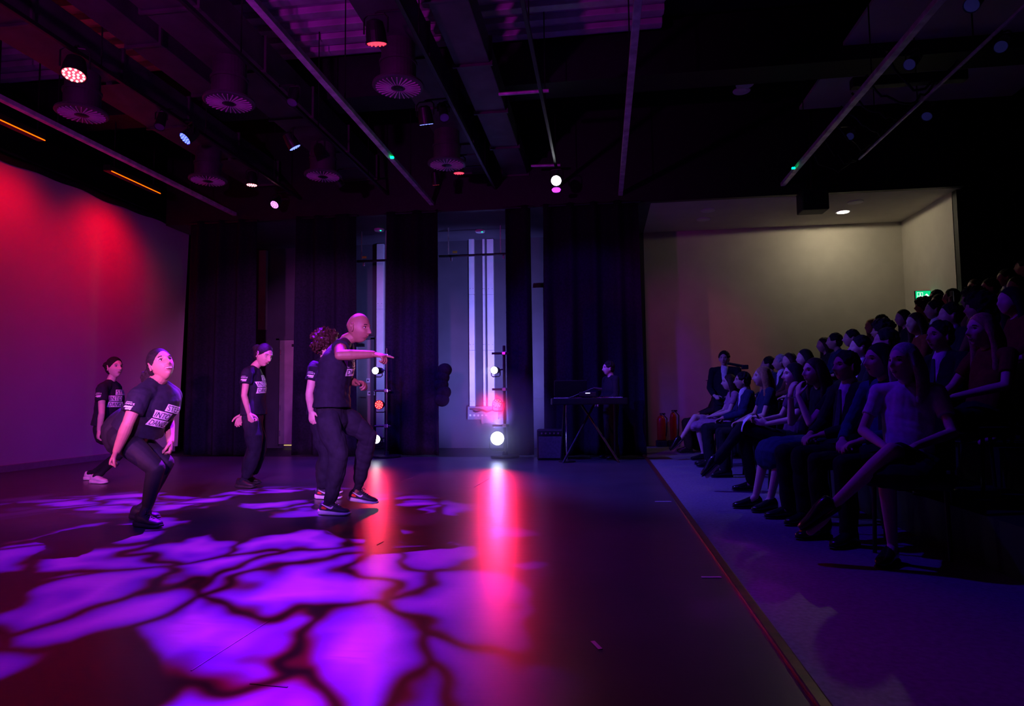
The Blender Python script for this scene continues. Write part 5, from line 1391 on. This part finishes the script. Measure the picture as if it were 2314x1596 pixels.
for fi, ((px, py), lab, kw) in enumerate(FR):
    th = TURN[fi]
    fx = FX_ROW[fi]
    p = atx(px, py, fx)
    y = p.y
    sp = seated((0, 0, 0), 0, **kw, voxel=0.0065, head_yaw=random.Random(lab).uniform(-0.05, 0.3) - th * 0.7)
    loc = V((fx, y, FZ_ROW[fi]))
    FRONT.append((place_person(sp, lab, 'guests in the front row', loc, math.pi + th, 'dress', True), sp, loc))
    ch = place_chair((fx + 0.02, y, FZ_ROW[fi]), 'black chair under the ' + lab.replace('front row ', '').replace('second row ', ''), 'front row chairs')
    ch.rotation_euler = (0, 0, math.pi + th)
def hand_world(i, s):
    root, sp, loc = FRONT[i]
    w_ = sp[4][s]
    return V(loc) + Matrix.Rotation(math.pi + TURN[i], 3, 'Z') @ V(w_)
# hat of the far guest
root, sp, loc = FRONT[0]
h = V((loc.x - sp[1].x, loc.y - sp[1].y, loc.z + sp[1].z))
t = thing('hat', 'dark brimmed hat on the farthest front row guest', 'hat', h + V((0.0, 0, 0.06)))
bm = bmesh.new(); lathe(bm, [(0.15, 0.0), (0.155, 0.006), (0.10, 0.012), (0.098, 0.07), (0.08, 0.09), (0.02, 0.092)], 28); build('crown', bm, C_DARK, t, smooth=True)
bm = bmesh.new(); lathe(bm, [(0.099, 0.012), (0.103, 0.014), (0.103, 0.035), (0.099, 0.037)], 28); build('band', bm, C_GREY, t)
# programme
hw = (hand_world(4, 'R') + hand_world(4, 'L')) / 2
bm = bmesh.new()
n = 8
g = [[bm.verts.new((-0.10 * j / n * 1.0 - 0.03 * math.sin(j / n * 3), (i / n - 0.5) * 0.15, -0.17 * j / n + 0.05)) for j in range(n + 1)] for i in range(n + 1)]
for i in range(n):
    for j in range(n): bm.faces.new((g[i][j], g[i + 1][j], g[i + 1][j + 1], g[i][j + 1]))
o = build('programme', bm, M_TAPE, loc=hw + V((-0.13, -0.05, 0.03)), smooth=True)
o.modifiers.new('thick', 'SOLIDIFY').thickness = 0.003
tag(o, 'curled white paper programme held over the lap', 'paper')
# bracelet
hb = hand_world(5, 'R')
bm = bmesh.new()
for k in range(18):
    a = k * 2 * math.pi / 18
    ball(bm, hb + V((0.034 * math.cos(a), 0.034 * math.sin(a), -0.02)), 0.006, 8, 6)
tag(build('bracelet', bm, M_STEEL), 'beaded bracelet on the wrist of the woman hiding her face', 'jewellery')
# handbag at the far end
p = atz(1566, 1020, 0.0)
t = thing('handbag', 'round black bag beside the farthest front row guest', 'bag', (p.x + 0.12, p.y, 0.008))
bm = bmesh.new(); ball(bm, (0, 0, 0.27), (0.25, 0.14, 0.27), 24, 16); build('pouch', bm, C_SUIT, t, smooth=True)
bm = bmesh.new(); pipe(bm, [(0.17 * math.cos(a), 0, 0.46 + 0.14 * math.sin(a)) for a in [k * math.pi / 14 for k in range(15)]], 0.012, 8); build('strap', bm, C_SUIT, t, smooth=True)
bm = bmesh.new(); ball(bm, (0, -0.138, 0.31), (0.02, 0.012, 0.012), 10, 8); build('clasp', bm, M_STEEL, t)

# rows behind: a few builds, many individuals
B = [seated((0, 0, 0), 0, M_TAN_SKIN, 'crop', M_HAIR, C_SUIT, C_SUIT, shirt=True, voxel=0.013, seed=21),
     seated((0, 0, 0), 0, M_LIGHT_SKIN, 'long', M_HAIR, C_DARK, C_DARK, female=True, voxel=0.013, seed=23, head_yaw=0.15),
     seated((0, 0, 0), 0, M_LIGHT_SKIN, 'bob', M_HAIRBROWN, C_PURPLE, C_DARK, female=True, voxel=0.013, seed=25, head_yaw=0.3),
     seated((0, 0, 0), 0, M_TAN_SKIN, 'short', M_HAIR, C_NAVY, C_SUIT, voxel=0.013, seed=27, head_yaw=-0.1, lean=0.1),
     seated((0, 0, 0), 0, M_MID_SKIN, 'curly', M_HAIR, C_BROWN, C_DARK, female=True, voxel=0.013, seed=29),
     seated((0, 0, 0), 0, M_TAN_SKIN, 'crop', M_HAIR, C_SUIT, C_SUIT, voxel=0.013, seed=31, pose='phone')]
def variant(i, skin=None, hairm=None, top=None):
    out, head, R, feet, wr = B[i]
    o2 = []
    for nm, me, m in out:
        if nm == 'body' and skin: m = skin
        if nm == 'hair' and hairm: m = hairm
        if nm in ('top', 'jacket') and top: m = top
        o2.append((nm, me, m))
    for nm, me, m in out:
        if len(me.materials) == 0: me.materials.append(m)
    return (o2, head, R, feet, wr)
BACK = [  # head px, row, base build, label, options
 ((1700, 842), 1, 3, 'second row guest peering between the navy jacket and the white collar', {}),
 ((1746, 822), 1, 0, 'second row man with thinning pale hair', dict(hairm=M_HAIRGREY)),
 ((1772, 816), 1, 2, 'second row guest with brown hair behind the programme reader', dict(top=C_BROWN)),
 ((1812, 812), 1, 1, 'second row guest with long dark hair left of the hidden face', {}),
 ((1936, 790), 1, 0, 'second row man between the bearded man and the blue top', dict(skin=M_LIGHT_SKIN)),
 ((2010, 800), 1, 3, 'second row guest between the blue top and the lilac blouse', dict(top=C_BROWN)),
 ((2170, 735), 2, 4, 'third row guest with curly hair behind the dark suit', {}),
 ((2285, 715), 2, 2, 'third row guest behind the long blond hair', dict(top=C_RUST)),
 ((1856, 782), 2, 1, 'third row guest with dark bob at the far end', dict(hairm=M_HAIRBROWN)),
 ((1890, 776), 2, 3, 'third row man with flat dark hair', {}),
 ((1918, 780), 2, 0, 'third row man in dark jacket beside the flat dark hair', {}),
 ((1985, 762), 2, 4, 'third row guest with curly hair above the blue top', {}),
 ((2062, 755), 2, 2, 'third row woman above the lilac blouse', dict(top=C_RUST)),
 ((2140, 742), 2, 0, 'third row man above the dark suit beside the lilac blouse', dict(skin=M_LIGHT_SKIN)),
 ((2240, 705), 2, 1, 'third row woman near the right edge', dict(top=C_RUST)),
 ((1948, 742), 3, 2, 'fourth row guest with fair hair catching the downlight', dict(hairm=M_HAIRBLOND)),
 ((1990, 748), 3, 3, 'fourth row man right of the fair hair', {}),
 ((2035, 735), 3, 1, 'fourth row woman with long dark hair', {}),
 ((2105, 728), 3, 0, 'fourth row man below the exit sign', {}),
 ((2190, 700), 3, 4, 'fourth row guest with curly hair right of the exit sign', {}),
 ((2290, 668), 3, 2, 'fourth row guest at the right edge', {}),
 ((2010, 716), 4, 4, 'fifth row guest with rounded curly hair against the cream wall', {}),
 ((2060, 712), 4, 1, 'fifth row woman with long hair against the cream wall corner', {}),
 ((2150, 690), 4, 3, 'fifth row man right of the camera operator', {}),
 ((2230, 660), 4, 5, 'fifth row man with raised phone in front of him', {}),
 ((2180, 650), 5, 2, 'sixth row guest left of the glasses', {}),
 ((2265, 628), 5, 0, 'sixth row man with rim-lit glasses', {}),
 ((2308, 606), 6, 0, 'seventh row guest with pale hair at the top right', dict(hairm=M_HAIRGREY)),
 ((2215, 640), 6, 3, 'seventh row man in the dark below the black wall', {}),
]
nrow = 'second third fourth fifth sixth seventh eighth'.split()
last = {}
PHONE_HAND = None
for (px, py), r, bi, lab, opt in sorted(BACK, key=lambda q: (q[1], q[0][0])):
    y = max(2.0, min(11.15, atx(px, py, ROWX[r]).y))
    if r in last: y = min(y, last[r] - 0.50)
    last[r] = y
    sp = variant(bi, **opt)
    zf = r * RISE + 0.006
    if bi == 5: PHONE_HAND = V((ROWX[r] - 0.345, y + 0.16, zf + 1.10))
    place_person(sp, lab, 'guests in the raised rows', (ROWX[r], y, zf), math.pi, None)
    place_chair((ROWX[r] + 0.02, y, zf), 'black seat of the ' + lab, 'raised row chairs')

# ------------------------------------------------------------------ standing man, camera crew, keyboard player
def standing(label, loc, rz, skin, hair, hairm, top, shirt=True, sit=None):
    root = thing('person', label, 'person', loc, rz)
    Z = V((0, 0, 0)); lat = V((0, 1, 0))
    head = V((0.04, 0, 1.60)); nb = V((0, 0, 1.46)); chest = V((0.0, 0, 1.24)); pel = V((0, 0, 0.95))
    R = head_frame((1, 0, -0.05), (0, 0, 1))
    mb = MB(); add_head(mb, head, R, 1.0, True, nu=64, nv=50)
    mb.tube([lerp(chest, nb, .7), nb, head - V((0.015, 0, 0.03))], [0.055, 0.055, 0.048], seg=14)
    mb.tube([pel, chest, lerp(chest, nb, .8)], [(0.13, 0.09), (0.15, 0.1), (0.08, 0.06)], lat=lat, seg=16)
    tb = MB(); tb.tube([pel - V((0, 0, 0.12)), lerp(pel, chest, 0.45), chest, lerp(chest, nb, 0.6), lerp(chest, nb, 0.93)], [(0.19, 0.135), (0.175, 0.125), (0.195, 0.13), (0.155, 0.1), (0.072, 0.066)], lat=lat, seg=20, round_ends=False)
    lb = MB()
    for s, sg in (('R', -1), ('L', 1)):
        sh = V((0, sg * 0.20, 1.40)); el = V((0.02, sg * 0.25, 1.12)); wr = V((0.20, sg * 0.14, 0.98))
        mb.tube([sh, el], [0.047, 0.037], seg=12); mb.tube([el, wr], [0.037, 0.027], seg=12)
        add_hand(mb, wr, V((1, -sg * 0.5, 0)), V((0, -sg * 0.4, -1)), V((0, -sg, 0.3)), (0.6, 0.6, 0.7, 0.7), 0.5)
        tb.tube([lerp(nb, sh, 0.2) - V((0, 0, 0.02)), sh], [0.055, 0.065], seg=12); tb.tube([sh, el], [0.066, 0.056], seg=12); tb.tube([el, lerp(el, wr, .9)], [0.056, 0.042], seg=12, round_ends=False)
        hp = V((0, sg * 0.1, 0.92)); kn = V((0.02, sg * 0.11, 0.50)); an = V((-0.02, sg * 0.11, 0.09))
        mb.tube([hp, kn], [0.06, 0.045], seg=10); mb.tube([kn, an, an + V((0.1, 0, -0.05))], [0.045, 0.032, 0.026], seg=10)
        lb.tube([hp, kn], [0.098, 0.075], seg=14); lb.tube([kn, an - V((0, 0, 0.03))], [0.075, 0.065], seg=14, round_ends=False)
        shoe(root, Z, V((-0.09, sg * 0.11, 0.0)), V((1, sg * 0.15, 0)), 0.28, 0.095, 'dress')
    lb.tube([V((0, 0, 1.02)), V((0, 0, 0.9))], [(0.17, 0.12), (0.17, 0.12)], lat=lat, seg=16)
    link('body', mb.finish('body', Z, 0.01, 2, .4), skin, root)
    if hair: link('hair', hair_mesh(hair, head, R, Z, 1.0, 5, 0.008), hairm, root)
    link('jacket', tb.finish('jacket', Z, 0.01, 4, .5, fold=0.003), top, root)
    link('trousers', lb.finish('trousers', Z, 0.01, 4, .5, fold=0.003), C_SUIT, root)
    if shirt:
        mb = MB(); mb.tube([chest + V((0.09, 0, 0)), lerp(chest, nb, 0.65) + V((0.064, 0, 0)), nb + V((0.02, 0, 0.015))], [(0.045, 0.045), (0.06, 0.05), (0.060, 0.052)], lat=lat, seg=14)
        link('shirt_front', mb.finish('shirt_front', Z, 0.01, 2, .5), C_WHITE, root)
    face_bits(root, Z, head, R, 1.0)
    return root
p = at(1638, 826, 11.35)
standing('man in dark suit standing by the cream wall behind the front row', (p.x, 11.35, 0.006), RAD(-110), M_LIGHT_SKIN, 'crop', M_HAIR, C_SUIT)
# camera on a tripod next to him
p = at(1664, 826, 10.9)
t = thing('video_camera', 'black camera with long lens on a tripod beside the standing man', 'camera', (p.x, 10.9, 0.006))
hz = p.z
bm = bmesh.new(); cyl(bm, (-0.14, 0, hz + 0.03), (0.10, 0, hz - 0.02), 0.022, seg=16); build('lens_barrel', bm, M_BLACK, t)
bm = bmesh.new(); box(bm, (0.13, 0, hz - 0.035), (0.10, 0.07, 0.07), None, 0.01); build('camera_body', bm, M_BLACK, t)
for k in range(3):
    a = k * 2.094 + 0.4
    bm = bmesh.new(); cyl(bm, (0.14, 0, hz - 0.12), (0.14 + 0.32 * math.cos(a), 0.32 * math.sin(a), 0.0), 0.014, seg=8); build('leg', bm, M_BLACKMETAL, t)

# operator high by the exit sign
p = at(2117, 675, 11.2)
standing('camera operator silhouetted beside the green exit sign', (p.x, 11.15, p.z - 1.60), RAD(190), M_TAN_SKIN, 'short', M_HAIR, C_SUIT, False)
bm = bmesh.new(); zz = p.z - 1.60
struct('floor_operator', (p.x, 11.15, zz / 2), (0.7, 0.7, zz - 0.01), M_BLACK, 'black camera platform at the end of the rows')
t = thing('camera_stand', 'thin black stand with small camera right of the operator', 'stand', (at(2132, 690, 11.0).x, 11.0, 5 * 0 + 0.006))
hz = at(2132, 674, 11.0).z
bm = bmesh.new(); cyl(bm, (0, 0, 0), (0, 0, hz), 0.012, seg=8); build('pole', bm, M_BLACKMETAL, t)
bm = bmesh.new(); box(bm, (-0.03, 0, hz), (0.1, 0.06, 0.04), None, 0.008); build('camera_head', bm, M_BLACKMETAL, t)
bm = bmesh.new(); lathe(bm, [(0.12, 0.0), (0.12, 0.01), (0.03, 0.02)], 16); build('base', bm, M_BLACKMETAL, t)
# raised phone
p = PHONE_HAND + V((-0.015, -0.02, 0.02))
t = thing('phone', 'small phone with lit screen held up in the raised rows', 'phone', p)
bbox('case', (0, 0, 0), (0.012, 0.075, 0.15), M_BLACK, t, 0.004)
bbox('screen', (0.0068, 0, 0), (0.002, 0.066, 0.135), mat('phone_glow', (0.2, 0.2, 0.25), 0.3, var=0, emit=(0.6, 0.6, 0.8), strength=0.25), t)

# keyboard player
KY = 10.3
p = at(1380, 862, KY + 0.40)
kp = standing('keyboard player in black standing behind the keyboard', (p.x, KY + 0.40, 0.012), RAD(205), M_LIGHT_SKIN, 'short', M_HAIR, C_SUIT, False)
kp.scale = (0.90, 0.90, 0.90)
kx = at(1330, 900, KY).x
t = thing('keyboard', 'black stage keyboard on a stand in front of the broad drape', 'keyboard', (kx, KY - 0.05, 0.012), RAD(8))
bm = bmesh.new(); box(bm, (0, 0, 0.92), (1.15, 0.34, 0.10), None, 0.015); build('case', bm, M_BLACKMETAL, t)
bbox('key_bed', (0, 0.07, 0.974), (1.05, 0.15, 0.012), M_WHITEPAINT, t)
bm = bmesh.new()
for k in range(36):
    if k % 7 in (2, 6): continue
    box(bm, (-0.51 + 0.029 * k, 0.035, 0.985), (0.013, 0.085, 0.012))
o = build('black_keys', bm, M_BLACK, t); o['kind'] = 'stuff'
for s in (-1, 1):
    bm = bmesh.new(); cyl(bm, (s * 0.42, -0.18, 0.0), (-s * 0.1, 0.1, 0.87), 0.018, seg=10); build('stand_leg', bm, M_BLACKMETAL, t)
    bm = bmesh.new(); cyl(bm, (s * 0.42, 0.18, 0.0), (s * 0.38, -0.1, 0.87), 0.018, seg=10); build('stand_leg', bm, M_BLACKMETAL, t)
bm = bmesh.new(); box(bm, (-0.28, -0.05, 1.12), (0.5, 0.02, 0.26), Matrix.Rotation(0.35, 4, 'X'), 0.01); build('music_rest', bm, M_BLACKMETAL, t)
# laptop and amp
p = at(1328, 880, KY - 0.2)
t = thing('small_screen_unit', 'small unit with white lit strip above the keyboard', 'device', (p.x, KY - 0.12, 1.0))
bbox('body', (0, 0, 0.04), (0.26, 0.16, 0.07), M_BLACKMETAL, t, 0.01)
bbox('lit_strip', (0, -0.081, 0.055), (0.07, 0.004, 0.012), mat('strip_white', (0.8, 0.8, 0.9), 0.4, var=0, emit=(0.8, 0.85, 1), strength=1.2), t)
p = at(1240, 1020, 10.5)
t = thing('amplifier', 'dark amplifier box on the stage floor left of the keyboard', 'amplifier', (at(1245, 1000, 10.6).x, 10.6, 0.012))
bbox('cabinet', (0, 0, 0.24), (0.42, 0.32, 0.48), M_BLACK, t, 0.02)
bbox('grille', (0, -0.163, 0.2), (0.36, 0.012, 0.34), C_GREY, t, 0.005)
bbox('control_panel', (0, -0.163, 0.42), (0.36, 0.012, 0.07), M_BLACKMETAL, t, 0.003)
for k in range(5):
    bm = bmesh.new(); cyl(bm, (-0.13 + 0.065 * k, -0.168, 0.42), (-0.13 + 0.065 * k, -0.185, 0.42), 0.014, seg=12); build('knob', bm, M_STEEL, t)
mx = at(1280, 960, 10.2)
t = thing('microphone_stand', 'microphone stand with chrome tube and red mark left of the keyboard', 'stand', (mx.x, 10.2, 0.012))
bm = bmesh.new(); lathe(bm, [(0.13, 0), (0.13, 0.012), (0.03, 0.03)], 20); build('base', bm, M_BLACKMETAL, t)
bm = bmesh.new(); cyl(bm, (0, 0, 0.02), (0, 0, 0.95), 0.011, seg=10); build('tube', bm, M_STEEL, t)
bm = bmesh.new(); cyl(bm, (0, 0, 0.93), (0, 0, 0.97), 0.02, seg=12); build('collar', bm, mat('collar_red', (0.7, 0.03, 0.03), 0.4), t)
bm = bmesh.new(); cyl(bm, (0, 0, 0.95), (0.42, 0, 1.12), 0.009, seg=8); build('boom_arm', bm, M_BLACKMETAL, t)
bm = bmesh.new(); cyl(bm, (0.42, 0, 1.12), (0.55, 0, 1.10), 0.018, 0.026, seg=14); build('microphone', bm, M_BLACKMETAL, t)
# fire extinguishers
M_EXT = mat('extinguisher_red', (0.55, 0.02, 0.02), 0.3, var=0.1)
for px, lab, hh in ((1494, 'red fire extinguisher standing by the cream wall, left of two', 0.5), (1521, 'slim red fire extinguisher standing by the cream wall, right of two', 0.56)):
    p = at(px, 950, 13.4)
    t = thing('fire_extinguisher', lab, 'extinguisher', (p.x, 13.4, 0.006), group='fire extinguishers')
    bbox('stand', (0, 0, 0.06), (0.22, 0.2, 0.12), M_BLACK, t, 0.02)
    r = 0.085 if px < 1500 else 0.065
    bm = bmesh.new(); lathe(bm, [(r * .8, 0.12), (r, 0.14), (r, 0.12 + hh * .8), (r * .7, 0.12 + hh * .93), (r * .25, 0.12 + hh)], 20); build('cylinder', bm, M_EXT, t, smooth=True)
    bm = bmesh.new(); box(bm, (0.03, 0, 0.14 + hh), (0.11, 0.03, 0.03), None, 0.006); build('handle', bm, M_BLACKMETAL, t)
    bm = bmesh.new(); pipe(bm, [(0.04, -0.02, 0.13 + hh), (0.11, -0.03, 0.05 + hh), (0.1, -0.03, 0.3), (0.085, -0.03, 0.2)], 0.011, 6); build('hose', bm, M_BLACK, t, smooth=True)
    bm = bmesh.new(); cyl(bm, (0, -r * .3, 0.13 + hh), (0, -r * .3 - 0.03, 0.13 + hh), 0.02, seg=12); build('gauge', bm, M_STEEL, t)
# ------------------------------------------------------------------ added volume imitating lens bloom round the dazzling boom lamp
bloom_m = bpy.data.materials.new('bloom_volume')
bloom_m.use_nodes = True
_n, _l = bloom_m.node_tree.nodes, bloom_m.node_tree.links
for q in list(_n):
    if q.type == 'BSDF_PRINCIPLED': _n.remove(q)
_v = _n.new('ShaderNodeVolumeScatter')
_v.inputs['Anisotropy'].default_value = 0.2
_tc = _n.new('ShaderNodeTexCoord')
_g = _n.new('ShaderNodeTexGradient'); _g.gradient_type = 'SPHERICAL'
_m = _n.new('ShaderNodeMath'); _m.operation = 'MULTIPLY'; _m.inputs[1].default_value = 1.3
_l.new(_tc.outputs['Object'], _g.inputs[0]); _l.new(_g.outputs['Fac'], _m.inputs[0]); _l.new(_m.outputs[0], _v.inputs['Density'])
_l.new(_v.outputs[0], _n['Material Output'].inputs['Volume'])
bm = bmesh.new(); ball(bm, (0, 0, 0), 1.0, 32, 20)
hz = tag(build('lamp_bloom', bm, bloom_m), 'added volume giving blue bloom round the dazzling lamp low on the boom', 'bloom', kind='stuff')
hz.location = GLOW + V((0, -0.1, 0.25))
hz.scale = (1.05, 0.75, 0.95)
